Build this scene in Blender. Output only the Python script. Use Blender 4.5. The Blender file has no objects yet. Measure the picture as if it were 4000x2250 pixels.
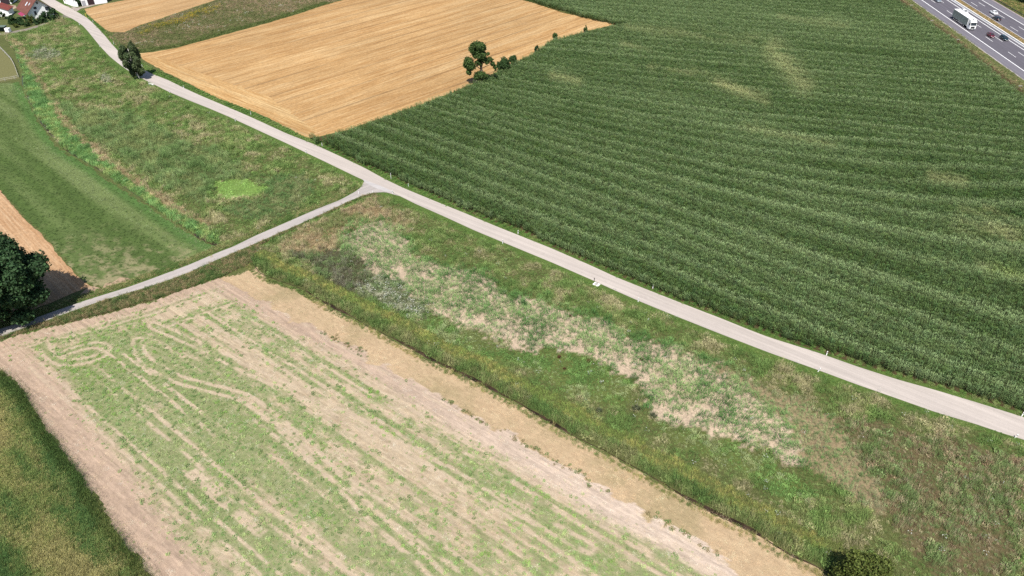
import bpy, bmesh, math, random
import numpy as np
from mathutils import Vector, Matrix
from mathutils.geometry import tessellate_polygon

# ------------------------------------------------------------------ camera, sky, sun, exposure
S = bpy.context.scene
C = S.collection
FPX, PITCH, CAMH = 2850.0, math.radians(36.7), 92.0
cam = bpy.data.objects.new('camera', bpy.data.cameras.new('camera'))
C.objects.link(cam); S.camera = cam
cam.location = (0, 0, CAMH)
cam.rotation_euler = (math.pi/2 - PITCH, 0, 0)
cam.data.sensor_width = 36.0
cam.data.lens = FPX/4000*36.0
cam.data.clip_start = 1.0
cam.data.clip_end = 9000.0

SUN_EL, SUN_AZ = math.radians(58), math.radians(190)
w = bpy.data.worlds.new('World'); S.world = w; w.use_nodes = True
nt = w.node_tree
sky = nt.nodes.new('ShaderNodeTexSky'); sky.sky_type = 'NISHITA'; sky.sun_disc = False
sky.sun_elevation = SUN_EL; sky.sun_rotation = SUN_AZ
nt.nodes['Background'].inputs['Strength'].default_value = 0.085
nt.links.new(sky.outputs[0], nt.nodes['Background'].inputs['Color'])
sl = bpy.data.lights.new('sun', 'SUN'); sl.energy = 4.8; sl.angle = math.radians(0.53); sl.color = (1.0, 0.95, 0.87)
sun = bpy.data.objects.new('sun', sl); C.objects.link(sun)
sd = Vector((math.sin(SUN_AZ)*math.cos(SUN_EL), math.cos(SUN_AZ)*math.cos(SUN_EL), math.sin(SUN_EL)))
sun.rotation_euler = sd.to_track_quat('Z', 'Y').to_euler(); sun.location = sd*300
S.view_settings.view_transform = 'Standard'; S.view_settings.look = 'None'
S.view_settings.exposure = 0.5; S.view_settings.gamma = 1.0
S.cycles.use_denoising = False
S.cycles.max_bounces = 6; S.cycles.diffuse_bounces = 3; S.cycles.glossy_bounces = 2
S.cycles.transmission_bounces = 4; S.cycles.transparent_max_bounces = 4

R = np.random.default_rng(7)
rnd = random.Random(5)

# ------------------------------------------------------------------ helpers: the survey of the place
def P(x, y, h=0.0):
    """where the sight line through photo point x, y meets the plane z = h"""
    u = (np.asarray(x, float)-2000)/FPX; v = (np.asarray(y, float)-1125)/FPX
    k = (CAMH-h)/(math.sin(PITCH)+v*math.cos(PITCH))
    return np.stack([u*k, (math.cos(PITCH)-v*math.sin(PITCH))*k], -1)
def PIX(X, Y, Z=0.0):
    d = Y*math.cos(PITCH)+(CAMH-Z)*math.sin(PITCH)
    return 2000+FPX*X/d, 1125+FPX*((CAMH-Z)*math.cos(PITCH)-Y*math.sin(PITCH))/d
def PP(pts, h=0.0):
    a = np.array(pts, float); return P(a[:, 0], a[:, 1], h)
def OV(pts):
    return [(x*1.5528, y*1.5528) for x, y in pts]
def lin(c):
    c = np.asarray(c, float)/255.0
    return np.where(c <= .04045, c/12.92, ((c+.055)/1.055)**2.4)
def A(r, g, b, k=0.5):
    return lin((r, g, b))*k
VEG = 1.15
def soft(c, k=.20):
    m = c.mean(-1, keepdims=True); return (c*(1-k)+m*k)
def G(r, g, b):
    return soft(lin((r, g, b)))*VEG

_T = [np.random.default_rng(100+i).random((256, 256)) for i in range(8)]
def vn(x, y, s=0):
    x = np.asarray(x, float); y = np.asarray(y, float)
    xi = np.floor(x).astype(int); yi = np.floor(y).astype(int)
    fx = x-xi; fy = y-yi; fx = fx*fx*(3-2*fx); fy = fy*fy*(3-2*fy)
    t = _T[s % 8]; g = lambda a, b: t[(a+17*s) % 256, (b+31*s) % 256]
    return (g(xi, yi)*(1-fx)+g(xi+1, yi)*fx)*(1-fy)+(g(xi, yi+1)*(1-fx)+g(xi+1, yi+1)*fx)*fy
def fbm(x, y, s=0, o=4):
    v = 0; a = .5; n = 0
    for i in range(o):
        v = v+a*vn(x*2**i, y*2**i, s+i); n += a; a *= .55
    return v/n
def sstep(a, b, x):
    t = np.clip((x-a)/(b-a), 0, 1); return t*t*(3-2*t)
def inside(poly, X, Y):
    poly = np.asarray(poly, float); r = np.zeros(X.shape, bool)
    x0, y0 = poly[-1]
    for x1, y1 in poly:
        if y1 != y0:
            c = ((y1 > Y) != (y0 > Y)) & (X < (x0-x1)*(Y-y1)/(y0-y1)+x1)
            r ^= c
        x0, y0 = x1, y1
    return r
def dist_line(pl, X, Y):
    """distance to a polyline, and the side (+ = left of its direction)"""
    best = np.full(X.shape, 1e9); side = np.zeros(X.shape); al = np.zeros(X.shape); L = 0
    for (ax, ay), (bx, by) in zip(pl[:-1], pl[1:]):
        dx, dy = bx-ax, by-ay; l2 = dx*dx+dy*dy; l = math.sqrt(l2)
        t = np.clip(((X-ax)*dx+(Y-ay)*dy)/l2, 0, 1)
        d = np.hypot(X-ax-t*dx, Y-ay-t*dy)
        m = d < best
        side = np.where(m, np.sign(dx*(Y-ay)-dy*(X-ax)), side); al = np.where(m, L+t*l, al)
        best = np.where(m, d, best); L += l
    return best, side, al

# ------------------------------------------------------------------ helpers: objects
def tag(o, label=None, cat=None, group=None, kind=None):
    if label: o['label'] = label
    if cat: o['category'] = cat
    if group: o['group'] = group
    if kind: o['kind'] = kind
    return o
def link(name, me, mat=None, parent=None):
    o = bpy.data.objects.new(name, me); C.objects.link(o)
    for m in (mat if isinstance(mat, (list, tuple)) else [mat]):
        if m: me.materials.append(m)
    if parent: o.parent = parent
    return o
def empty(name, loc=(0, 0, 0), rz=0.0):
    o = bpy.data.objects.new(name, None); C.objects.link(o)
    o.location = loc; o.rotation_euler = (0, 0, rz); o.empty_display_size = .5
    return o
def pyd(name, v, f, mat=None, parent=None, smooth=False):
    me = bpy.data.meshes.new(name); me.from_pydata([tuple(map(float, p)) for p in v], [], f)
    if smooth: me.polygons.foreach_set('use_smooth', [True]*len(f))
    me.update(); return link(name, me, mat, parent)
class MB:
    def __init__(s): s.v = []; s.f = []; s.m = []
    def add(s, v, f, m=0):
        n = len(s.v); s.v += [tuple(p) for p in v]; s.f += [tuple(i+n for i in q) for q in f]; s.m += [m]*len(f); return s
    def box(s, x0, x1, y0, y1, z0, z1, m=0, bev=0.0):
        if bev <= 0:
            v = [(x, y, z) for z in (z0, z1) for (x, y) in ((x0, y0), (x1, y0), (x1, y1), (x0, y1))]
            f = [(3, 2, 1, 0), (4, 5, 6, 7), (0, 1, 5, 4), (1, 2, 6, 5), (2, 3, 7, 6), (3, 0, 4, 7)]
            return s.add(v, f, m)
        bm = bmesh.new(); bmesh.ops.create_cube(bm, size=1)
        for q in bm.verts: q.co = ((x0+x1)/2+q.co.x*(x1-x0), (y0+y1)/2+q.co.y*(y1-y0), (z0+z1)/2+q.co.z*(z1-z0))
        bmesh.ops.bevel(bm, geom=bm.edges[:], offset=bev, segments=2, affect='EDGES')
        bm.verts.index_update(); s.add([tuple(q.co) for q in bm.verts], [tuple(q.index for q in f.verts) for f in bm.faces], m); bm.free(); return s
    def tube(s, pts, rad, n=8, m=0):
        vs = []; fs = []
        for i, p in enumerate(pts):
            p = Vector(p); a = Vector(pts[max(i-1, 0)]); b = Vector(pts[min(i+1, len(pts)-1)])
            d = (b-a).normalized(); u = d.orthogonal().normalized(); w_ = d.cross(u)
            r = rad[i] if hasattr(rad, '__len__') else rad
            for k in range(n):
                t = 2*math.pi*k/n; vs.append(tuple(p+u*math.cos(t)*r+w_*math.sin(t)*r))
        for i in range(len(pts)-1):
            for k in range(n):
                fs.append((i*n+k, i*n+(k+1) % n, (i+1)*n+(k+1) % n, (i+1)*n+k))
        fs.append(tuple(range(n))[::-1]); fs.append(tuple((len(pts)-1)*n+k for k in range(n)))
        return s.add(vs, fs, m)
    def build(s, name, mat=None, parent=None, smooth=False):
        o = pyd(name, s.v, s.f, mat, parent, smooth)
        if isinstance(mat, (list, tuple)) and len(mat) > 1: o.data.polygons.foreach_set('material_index', s.m)
        bm = bmesh.new(); bm.from_mesh(o.data); bmesh.ops.recalc_face_normals(bm, faces=bm.faces[:]); bm.to_mesh(o.data); bm.free()
        return o

# ------------------------------------------------------------------ helpers: materials
class NT:
    def __init__(s, name):
        s.m = bpy.data.materials.new(name); s.m.use_nodes = True; s.t = s.m.node_tree; s.b = s.t.nodes['Principled BSDF']
        s.b.inputs['Roughness'].default_value = .9
        s.b.inputs['Specular IOR Level'].default_value = .2
    def n(s, typ, **k):
        q = s.t.nodes.new(typ)
        for a, v in k.items(): setattr(q, a, v)
        return q
    def l(s, a, b): s.t.links.new(a, b)
    def pos(s, rz=0.0, sc=(1, 1, 1)):
        g = s.n('ShaderNodeNewGeometry'); mp = s.n('ShaderNodeMapping')
        mp.vector_type = 'POINT'
        r = s.n('ShaderNodeVectorRotate', rotation_type='Z_AXIS'); r.inputs['Angle'].default_value = -rz
        s.l(g.outputs['Position'], r.inputs['Vector']); s.l(r.outputs[0], mp.inputs['Vector'])
        mp.inputs['Scale'].default_value = sc
        return mp.outputs[0]
    def noise(s, vec, scale, detail=4, rough=.55, dist=0.0):
        q = s.n('ShaderNodeTexNoise'); q.inputs['Scale'].default_value = scale; q.inputs['Detail'].default_value = detail
        q.inputs['Roughness'].default_value = rough; q.inputs['Distortion'].default_value = dist
        s.l(vec, q.inputs['Vector']); return q.outputs['Fac']
    def ramp(s, fac, stops):
        q = s.n('ShaderNodeValToRGB'); e = q.color_ramp.elements
        while len(e) < len(stops): e.new(.5)
        for i, (p, c) in enumerate(stops):
            e[i].position = p; e[i].color = (*[float(x) for x in c], 1) if hasattr(c, '__len__') else (c, c, c, 1)
        s.l(fac, q.inputs[0]); return q.outputs[0]
    def mix(s, fac, a, b, mode='MIX'):
        q = s.n('ShaderNodeMix', data_type='RGBA', blend_type=mode)
        for sock, val in ((q.inputs[0], fac), (q.inputs[6], a), (q.inputs[7], b)):
            if isinstance(val, (int, float)): sock.default_value = val
            elif hasattr(val, '__len__'): sock.default_value = (*[float(x) for x in val], 1)
            else: s.l(val, sock)
        return q.outputs[2]
    def bump(s, h, strength=.5, dist=.1):
        q = s.n('ShaderNodeBump'); q.inputs['Strength'].default_value = strength; q.inputs['Distance'].default_value = dist
        s.l(h, q.inputs['Height']); s.l(q.outputs[0], s.b.inputs['Normal'])
    def col(s, c): s.l(c, s.b.inputs['Base Color'])
def plain(name, c, rough=.6, spec=.3, metal=0.0, var=.12, scale=3.0):
    n = NT(name); n.b.inputs['Roughness'].default_value = rough; n.b.inputs['Specular IOR Level'].default_value = spec
    n.b.inputs['Metallic'].default_value = metal
    c = np.asarray(c, float)
    f = n.noise(n.pos(), scale, 3); n.col(n.ramp(f, [(.3, c*(1-var)), (.7, np.minimum(c*(1+var), 1))]))
    return n.m

def leafmat(name, src, trans=.25, rough=.65):
    """foliage: colour of the clump (src attribute kind) times a tint of the single leaf"""
    n = NT(name); n.b.inputs['Roughness'].default_value = rough; n.b.inputs['Specular IOR Level'].default_value = .14
    if isinstance(src, str):
        a = n.n('ShaderNodeAttribute', attribute_type='INSTANCER', attribute_name='col').outputs['Color']
    else:
        a = n.n('ShaderNodeRGB').outputs[0]; a.default_value = (*[float(x) for x in src], 1)
    t = n.n('ShaderNodeAttribute', attribute_type='GEOMETRY', attribute_name='tint')
    c = n.mix(1.0, a, t.outputs['Color'], 'MULTIPLY')
    n.col(c)
    tr = n.n('ShaderNodeBsdfTranslucent'); n.l(c, tr.inputs[0])
    mx = n.n('ShaderNodeMixShader'); mx.inputs[0].default_value = trans
    out = n.t.nodes['Material Output']
    n.l(n.b.outputs[0], mx.inputs[1]); n.l(tr.outputs[0], mx.inputs[2]); n.l(mx.outputs[0], out.inputs[0])
    return n.m
LEAF = leafmat('clump_leaf', 'clump')

# ------------------------------------------------------------------ helpers: plants
class Plant:
    def __init__(s): s.v = []; s.f = []; s.c = []
    def quad(s, a, b, c, d, t):
        n = len(s.v); s.v += [tuple(a), tuple(b), tuple(c), tuple(d)]; s.f.append((n, n+1, n+2, n+3)); s.c.append(t)
    def tri(s, a, b, c, t):
        n = len(s.v); s.v += [tuple(a), tuple(b), tuple(c)]; s.f.append((n, n+1, n+2)); s.c.append(t)
    def blade(s, base, az, length, width, el0, el1, seg, t):
        """an arching leaf, starting at elevation el0 and bending to el1"""
        p = Vector(base); h = Vector((math.cos(az), math.sin(az), 0)); sd_ = Vector((-math.sin(az), math.cos(az), 0))
        prev = None
        for i in range(seg+1):
            k = i/seg; wd = width*(.55+.9*k if k < .4 else .92*(1-(k-.4)/.6*.95))/2
            a, b = p-sd_*wd, p+sd_*wd
            if prev: s.quad(prev[0], prev[1], b, a, t)
            prev = (a, b)
            e = el0+(el1-el0)*k
            p = p+(h*math.cos(e)+Vector((0, 0, 1))*math.sin(e))*(length/seg)
        return p
    def leaf(s, p, n_, size, asp, t, r):
        n_ = Vector(n_).normalized(); u = n_.orthogonal().normalized(); u.rotate(Matrix.Rotation(r*6.283, 3, n_)); v_ = n_.cross(u)
        p = Vector(p); a = u*size*.5; b = v_*size*.5*asp
        s.quad(p-a, p-b, p+a, p+b, t)
    def mesh(s, name, mats):
        me = bpy.data.meshes.new(name); me.from_pydata(s.v, [], s.f)
        at = me.attributes.new('tint', 'FLOAT_COLOR', 'FACE')
        arr = np.ones((len(s.f), 4), np.float32); arr[:, :3] = np.array([c if hasattr(c, '__len__') else (c, c, c) for c in s.c], np.float32)
        at.data.foreach_set('color', arr.ravel())
        for m in mats: me.materials.append(m)
        me.update(); return me
def proto(name, fn, n=3):
    out = []
    for i in range(n):
        p = Plant(); fn(p, random.Random(hash(name) % 1 + 11*i+len(name)))
        out.append(p.mesh(name, [LEAF]))
    return out
U = lambda r, a, b: a+(b-a)*r.random()
def f_corn(p, r):
    for k in range(4):
        x = -.29+.19*k+U(r, -.04, .04); y = U(r, -.05, .05); H = U(r, 2.0, 2.5)
        p.blade((x, y, .2), U(r, 0, 6.3), H-.2, .045, 1.55, 1.5, 1, .8)
        a0 = U(r, 0, 6.3)
        for j in range(7):
            z = H*(.32+.60*j/6)
            L = U(r, .55, .85)*(1.0 if j < 5 else .75)
            p.blade((x, y, z), a0+(j % 2)*3.14+U(r, -.6, .6), L, U(r, .10, .145), U(r, .9, 1.3), U(r, -1.2, -.1), 3, U(r, .45, 1.6))
        if r.random() < .8:
            for j in range(3):
                p.blade((x, y, H-.05), U(r, 0, 6.3), U(r, .22, .34), .03, 1.3, .7, 1, (2.0, 1.6, 1.7))
def f_tuft(p, r):
    for j in range(110):
        a = U(r, 0, 6.283); e = math.asin(U(r, 0, 1)); q = U(r, .55, 1.0)
        d = Vector((math.cos(a)*math.cos(e), math.sin(a)*math.cos(e), math.sin(e)))
        pos_ = Vector((d.x*.46*q, d.y*.46*q, .08+d.z*.72*q))
        p.blade(pos_, a+U(r, -.5, .5), U(r, .14, .24), U(r, .04, .06), e*.6+U(r, .3, .9), e*.5, 1, U(r, .7, 1.3))
def f_dense(p, r):
    for j in range(16): p.blade((0, 0, 0), j*.393, U(r, .4, .6), .16, U(r, .2, 1.3), U(r, .2, .9), 2, .8)
    f_tuft(p, r); f_tuft(p, r)
def f_spike(p, r):
    for j in range(11):
        a = U(r, 0, 6.283); q = .38*math.sqrt(r.random()); x, y = q*math.cos(a), q*math.sin(a); H = U(r, .65, 1.15)
        for k in range(9):
            z = H*(.1+.9*k/8); p.blade((x, y, z), U(r, 0, 6.3), U(r, .12, .2)*(1.15-.6*k/8), .045, U(r, .5, 1.1), U(r, .2, .9), 1, U(r, .75, 1.25)*(.8+.4*k/8))
def f_grass(p, r):
    for j in range(46):
        a = U(r, 0, 6.283); q = .42*math.sqrt(r.random())
        p.blade((q*math.cos(a), q*math.sin(a), 0), U(r, 0, 6.283), U(r, .25, .6), U(r, .022, .04), U(r, 1.0, 1.5), U(r, .1, 1.1), 2, U(r, .65, 1.35))
def f_tall(p, r):
    for j in range(34):
        a = U(r, 0, 6.283); q = .34*math.sqrt(r.random())
        b = p.blade((q*math.cos(a), q*math.sin(a), 0), U(r, 0, 6.283), U(r, .8, 1.2), U(r, .02, .035), U(r, 1.3, 1.55), U(r, .6, 1.3), 2, U(r, .7, 1.2))
        p.blade(b, U(r, 0, 6.283), .2, .05, 1.2, .3, 1, (1.45, 1.38, 1.2))
def f_leafy(p, r):
    for j in range(26):
        a = U(r, 0, 6.283); q = .38*math.sqrt(r.random())
        p.blade((q*math.cos(a), q*math.sin(a), U(r, .03, .22)), U(r, 0, 6.283), U(r, .16, .30), U(r, .08, .13), U(r, .2, 1.0), U(r, -.5, .2), 2, U(r, .7, 1.3))
def f_sprout(p, r):
    for j in range(13):
        a = U(r, 0, 6.283); q = .2*math.sqrt(r.random())
        p.blade((q*math.cos(a), q*math.sin(a), 0), U(r, 0, 6.283), U(r, .12, .26), U(r, .03, .06), U(r, .7, 1.3), U(r, -.3, .5), 2, U(r, .7, 1.3))
def f_bloom(p, r):
    for j in range(9):
        a = U(r, 0, 6.283); q = .34*math.sqrt(r.random()); z = U(r, .55, .85); x, y = q*math.cos(a), q*math.sin(a)
        p.blade((x, y, 0), U(r, 0, 6.3), z, .015, 1.55, 1.5, 1, (.25, .45, .2))
        p.leaf((x, y, z), (U(r, -.5, .5), U(r, -.5, .5), 1), U(r, .07, .15), .9, U(r, .85, 1.15), r.random())
def f_straw(p, r):
    for j in range(26):
        a = U(r, 0, 6.283); q = .5*math.sqrt(r.random())
        p.blade((q*math.cos(a), q*math.sin(a), U(r, .01, .05)), U(r, 0, 6.283), U(r, .15, .4), U(r, .018, .03), U(r, 0, .5), U(r, -.4, .1), 1, U(r, .7, 1.25))
PRO = {k: proto('plant_'+k, f) for k, f in dict(corn=f_corn, tuft=f_tuft, spike=f_spike, grass=f_grass, tall=f_tall, leafy=f_leafy,
                                                sprout=f_sprout, bloom=f_bloom, straw=f_straw).items()}

def scatter(name, label, cat, kinds, pts, kid, scl, col, rz=None, z=0.0, lean=None):
    """one mass of plants nobody could count; kid picks the kind of plant for every clump"""
    n = len(pts)
    if n == 0: return None
    colc = bpy.data.collections.new(name+'_plants'); i = 0
    for k in kinds:
        for me in PRO[k]:
            colc.objects.link(bpy.data.objects.new('pl_%02d' % i, me)); i += 1
    me = bpy.data.meshes.new(name); me.vertices.add(n)
    co = np.zeros((n, 3), np.float32); co[:, :2] = pts; co[:, 2] = z
    me.vertices.foreach_set('co', co.ravel())
    def at(nm, typ, arr, key):
        me.attributes.new(nm, typ, 'POINT').data.foreach_set(key, np.ascontiguousarray(arr).ravel())
    rot = np.zeros((n, 3), np.float32); rot[:, 2] = R.random(n)*6.2832 if rz is None else rz
    rot[:, :2] = R.normal(0, .07, (n, 2))
    if lean:       # bent over by the wind, all the same way
        rot[:, 2] = R.normal(0, .5, n); rot[:, 0] += -lean[1]*R.uniform(.3, 1.3, n); rot[:, 1] += lean[0]*R.uniform(.3, 1.3, n)
    at('rot', 'FLOAT_VECTOR', rot, 'vector')
    sc = np.asarray(scl, np.float32); sc = np.repeat(sc[:, None], 3, 1) if sc.ndim == 1 else sc
    at('scl', 'FLOAT_VECTOR', sc.astype(np.float32), 'vector')
    c4 = np.ones((n, 4), np.float32); c4[:, :3] = np.clip(col, .002, .9)
    at('col', 'FLOAT_COLOR', c4, 'color')
    at('idx', 'INT', (np.asarray(kid)*3+R.integers(0, 3, n)).astype(np.int32), 'value')
    o = link(name, me)
    ng = bpy.data.node_groups.new(name, 'GeometryNodeTree')
    ng.interface.new_socket('Geometry', in_out='INPUT', socket_type='NodeSocketGeometry')
    ng.interface.new_socket('Geometry', in_out='OUTPUT', socket_type='NodeSocketGeometry')
    N = ng.nodes.new; gi = N('NodeGroupInput'); go = N('NodeGroupOutput'); ip = N('GeometryNodeInstanceOnPoints')
    ci = N('GeometryNodeCollectionInfo'); ci.inputs['Collection'].default_value = colc
    ci.inputs['Separate Children'].default_value = True; ci.inputs['Reset Children'].default_value = True
    def na(nm, typ):
        q = N('GeometryNodeInputNamedAttribute'); q.data_type = typ; q.inputs['Name'].default_value = nm
        return [s_ for s_ in q.outputs if s_.enabled and s_.name == 'Attribute'][0]
    L = ng.links.new
    L(gi.outputs[0], ip.inputs['Points']); L(ci.outputs[0], ip.inputs['Instance']); ip.inputs['Pick Instance'].default_value = True
    L(na('idx', 'INT'), ip.inputs['Instance Index']); L(na('rot', 'FLOAT_VECTOR'), ip.inputs['Rotation']); L(na('scl', 'FLOAT_VECTOR'), ip.inputs['Scale'])
    L(ip.outputs[0], go.inputs[0])
    md = o.modifiers.new('plants', 'NODES'); md.node_group = ng
    return tag(o, label, cat, kind='stuff')

def jgrid(X0, X1, Y0, Y1, step, jit=.9):
    xs = np.arange(X0, X1, step); ys = np.arange(Y0, Y1, step)
    g = np.stack(np.meshgrid(xs, ys), -1).reshape(-1, 2)
    return g+(R.random(g.shape)-.5)*step*jit
def fill(poly, step, jit=.9, margin=0):
    """points spread over a polygon given in photo points"""
    w_ = PP(poly); g = jgrid(w_[:, 0].min(), w_[:, 0].max(), w_[:, 1].min(), w_[:, 1].max(), step, jit)
    g = g[inside(w_, g[:, 0], g[:, 1])]
    x, y = PIX(g[:, 0], g[:, 1])
    return g[(x > -160) & (x < 4160) & (y > -90) & (y < 2420)]

def rag(wp, step=1.2, amp=.25, closed=True, s=0):
    """densify an outline and give it a ragged edge"""
    out = []; n = len(wp)
    for i in range(n if closed else n-1):
        a, b = np.array(wp[i]), np.array(wp[(i+1) % n]); L = np.hypot(*(b-a)); k = max(1, int(L/step))
        for j in range(k): out.append(a+(b-a)*j/k)
    if not closed: out.append(np.array(wp[-1]))
    o = np.array(out); dx = fbm(o[:, 0]*.6+50, o[:, 1]*.6+50, s, 3)-.5; dy = fbm(o[:, 0]*.6+90, o[:, 1]*.6+20, s+2, 3)-.5
    return o+np.stack([dx, dy], -1)*amp*2
def sheet(name, poly, z, mat, h=0.0, amp=.3, world=False, parent=None, step=1.2):
    wp = np.array(poly, float) if world else PP(poly, h)
    o = rag(wp, step, amp) if amp else wp
    v = [Vector((a, b, z)) for a, b in o]
    tri = tessellate_polygon([v])
    ob = pyd(name, v, [tuple(t) for t in tri], mat, parent)
    bm = bmesh.new(); bm.from_mesh(ob.data)
    for f in bm.faces:
        if f.normal.z < 0: f.normal_flip()
    bm.to_mesh(ob.data); bm.free()
    return ob
def ribbon(name, left, right, z, mat, parent=None):
    n = len(left); v = [(a[0], a[1], z) for a in left]+[(b[0], b[1], z) for b in right]
    f = [(i, n+i, n+i+1, i+1) for i in range(n-1)]
    ob = pyd(name, v, f, mat, parent)
    bm = bmesh.new(); bm.from_mesh(ob.data)
    for q in bm.faces:
        if q.normal.z < 0: q.normal_flip()
    bm.to_mesh(ob.data); bm.free()
    return ob
def resample(pl, step):
    pl = np.array(pl, float); d = np.r_[0, np.cumsum(np.hypot(*np.diff(pl, axis=0).T))]
    t = np.linspace(0, d[-1], max(2, int(d[-1]/step)+1))
    o = np.stack([np.interp(t, d, pl[:, 0]), np.interp(t, d, pl[:, 1])], -1)
    for _ in range(2): o[1:-1] = (o[:-2]+2*o[1:-1]+o[2:])/4
    return o
def offset(pl, d):
    t = np.gradient(pl, axis=0); t /= np.linalg.norm(t, axis=1)[:, None]
    return pl+np.stack([-t[:, 1], t[:, 0]], -1)*(d if np.isscalar(d) else np.asarray(d)[:, None])

# ------------------------------------------------------------------ survey: outlines in photo points
ROAD_U = [(120, -60), (200, -8), (246, 18), (282, 35), (312, 53), (340, 70), (361, 89), (387, 115), (411, 141), (434, 169), (453, 190), (470, 209), (505, 238), (551, 267), (594, 289), (660, 315), (719, 344), (777, 371), (855, 404), (932, 437), (1000, 467), (1117, 521), (1229, 565), (1350, 621), (1427, 658), (1505, 701), (1583, 738), (1699, 786), (1816, 833), (1932, 882), (2000, 909), (2155, 971), (2311, 1039), (2408, 1084), (2513, 1126), (2660, 1184), (2816, 1244), (2932, 1291), (3000, 1317), (3194, 1378), (3350, 1433), (3505, 1483), (3660, 1526), (3816, 1573), (4000, 1631), (4200, 1694), (4500, 1790)]
ROAD_L = [(60, -60), (150, -5), (204, 30), (253, 59), (282, 73), (305, 87), (324, 101), (345, 124), (366, 150), (387, 176), (408, 199), (429, 221), (455, 242), (480, 262), (515, 285), (559, 309), (602, 330), (660, 359), (738, 392), (816, 423), (894, 456), (1000, 505), (1126, 563), (1272, 633), (1388, 689), (1460, 722), (1536, 753), (1622, 796), (1738, 847), (1855, 901), (2000, 961), (2155, 1025), (2311, 1093), (2385, 1127), (2505, 1180), (2660, 1243), (2816, 1305), (3000, 1376), (3194, 1445), (3350, 1503), (3505, 1557), (3660, 1612), (3816, 1658), (3905, 1689), (4000, 1718), (4200, 1780), (4500, 1872)]
LANE_U = [(1470, 722), (1423, 706), (1416, 722), (1408, 734), (1388, 749), (1330, 781), (1233, 819), (1117, 870), (1000, 920), (913, 963), (855, 985), (738, 1035), (583, 1093), (490, 1126), (350, 1169), (253, 1202), (117, 1250), (0, 1285), (-200, 1345)]
LANE_L = [(1560, 766), (1505, 750), (1458, 753), (1408, 767), (1350, 792), (1272, 829), (1155, 882), (1000, 950), (855, 1012), (738, 1064), (622, 1107), (548, 1130), (388, 1178), (272, 1219), (155, 1262), (78, 1287), (0, 1316), (-200, 1385)]
DITCH = [(985, 1030), (1010, 1062), (1060, 1088), (1120, 1105), (1186, 1130), (1233, 1165), (1350, 1223), (1466, 1285), (1583, 1348), (1660, 1390), (1758, 1437), (1855, 1482), (2000, 1563), (2097, 1615), (2186, 1670), (2217, 1689), (2350, 1755), (2505, 1841), (2660, 1930), (2816, 2015), (2932, 2068), (3000, 2110), (3078, 2156), (3194, 2214), (3250, 2253), (3450, 2370)]
BROOK = [(20, 150), (60, 200), (90, 280), (92, 340), (112, 380), (140, 440), (170, 490), (218, 544), (249, 579), (310, 618), (369, 650), (408, 678), (486, 732), (591, 802), (637, 833), (699, 876), (777, 926), (855, 962)]
STUB_A = [(1210, 541), (1186, 533), (1097, 486), (1000, 438), (930, 412), (855, 386), (719, 318), (622, 267), (575, 243), (555, 225), (548, 208), (594, 204), (699, 185), (855, 142), (1000, 103), (1155, 58), (1272, 19), (1338, 0), (1640, -105), (1700, -110), (1900, -60), (2043, -2), (2078, 8), (2194, 47), (2311, 74), (2404, 93), (2272, 128), (2155, 160), (2078, 214), (2019, 240), (1893, 305), (1828, 336), (1660, 402), (1505, 457), (1350, 509)]
STUB_B = [(330, 36), (338, 54), (365, 78), (388, 97), (412, 117), (431, 126), (486, 126), (544, 99), (622, 74), (738, 35), (839, 1), (1100, -90), (800, -100), (493, 0), (408, 16)]
STUB_I = [(-60, 690), (0, 746), (101, 862), (144, 900), (194, 951), (262, 1035), (317, 1096), (352, 1119), (330, 1128), (250, 1160), (120, 1215), (0, 1262), (-80, 1290)]
FIELD_H = [(-60, 340), (0, 326), (78, 320), (95, 360), (115, 400), (150, 470), (200, 545), (245, 590), (310, 628), (369, 660), (408, 690), (486, 743), (591, 812), (699, 884), (777, 934), (845, 968), (730, 1020), (583, 1078), (480, 1112), (420, 1128), (365, 1120), (330, 1108), (311, 1084), (262, 1032), (194, 946), (144, 896), (101, 858), (0, 742), (-60, 690)]
FIELD_K = [(1000, 1045), (960, 1060), (900, 1075), (855, 1085), (726, 1128), (602, 1171), (493, 1202), (408, 1225), (287, 1256), (155, 1283), (60, 1310), (-60, 1350), (-300, 1420), (-300, 1500), (0, 1440), (93, 1530), (148, 1631), (186, 1689), (249, 1765), (326, 1873), (373, 1955), (427, 2044), (497, 2134), (587, 2250), (700, 2420), (3450, 2400), (3240, 2250), (3078, 2158), (2932, 2072), (2816, 2020), (2660, 1936), (2505, 1848), (2350, 1762), (2217, 1696), (2097, 1623), (2000, 1570), (1855, 1490), (1758, 1446), (1660, 1398), (1583, 1356), (1466, 1293), (1350, 1231), (1233, 1173), (1120, 1120), (1060, 1100)]
CORN = [(1215, 541), (1268, 565), (1311, 592), (1388, 635), (1505, 678), (1583, 717), (1699, 767), (1796, 814), (1893, 856), (2000, 887), (2078, 922), (2155, 965), (2233, 996), (2350, 1047), (2427, 1082), (2544, 1128), (2622, 1161), (2699, 1190), (2777, 1221), (2894, 1264), (3000, 1299), (3117, 1346), (3233, 1381), (3350, 1423), (3466, 1454), (3583, 1489), (3699, 1517), (3816, 1555), (3932, 1594), (4000, 1614), (4300, 1700)]
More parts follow.
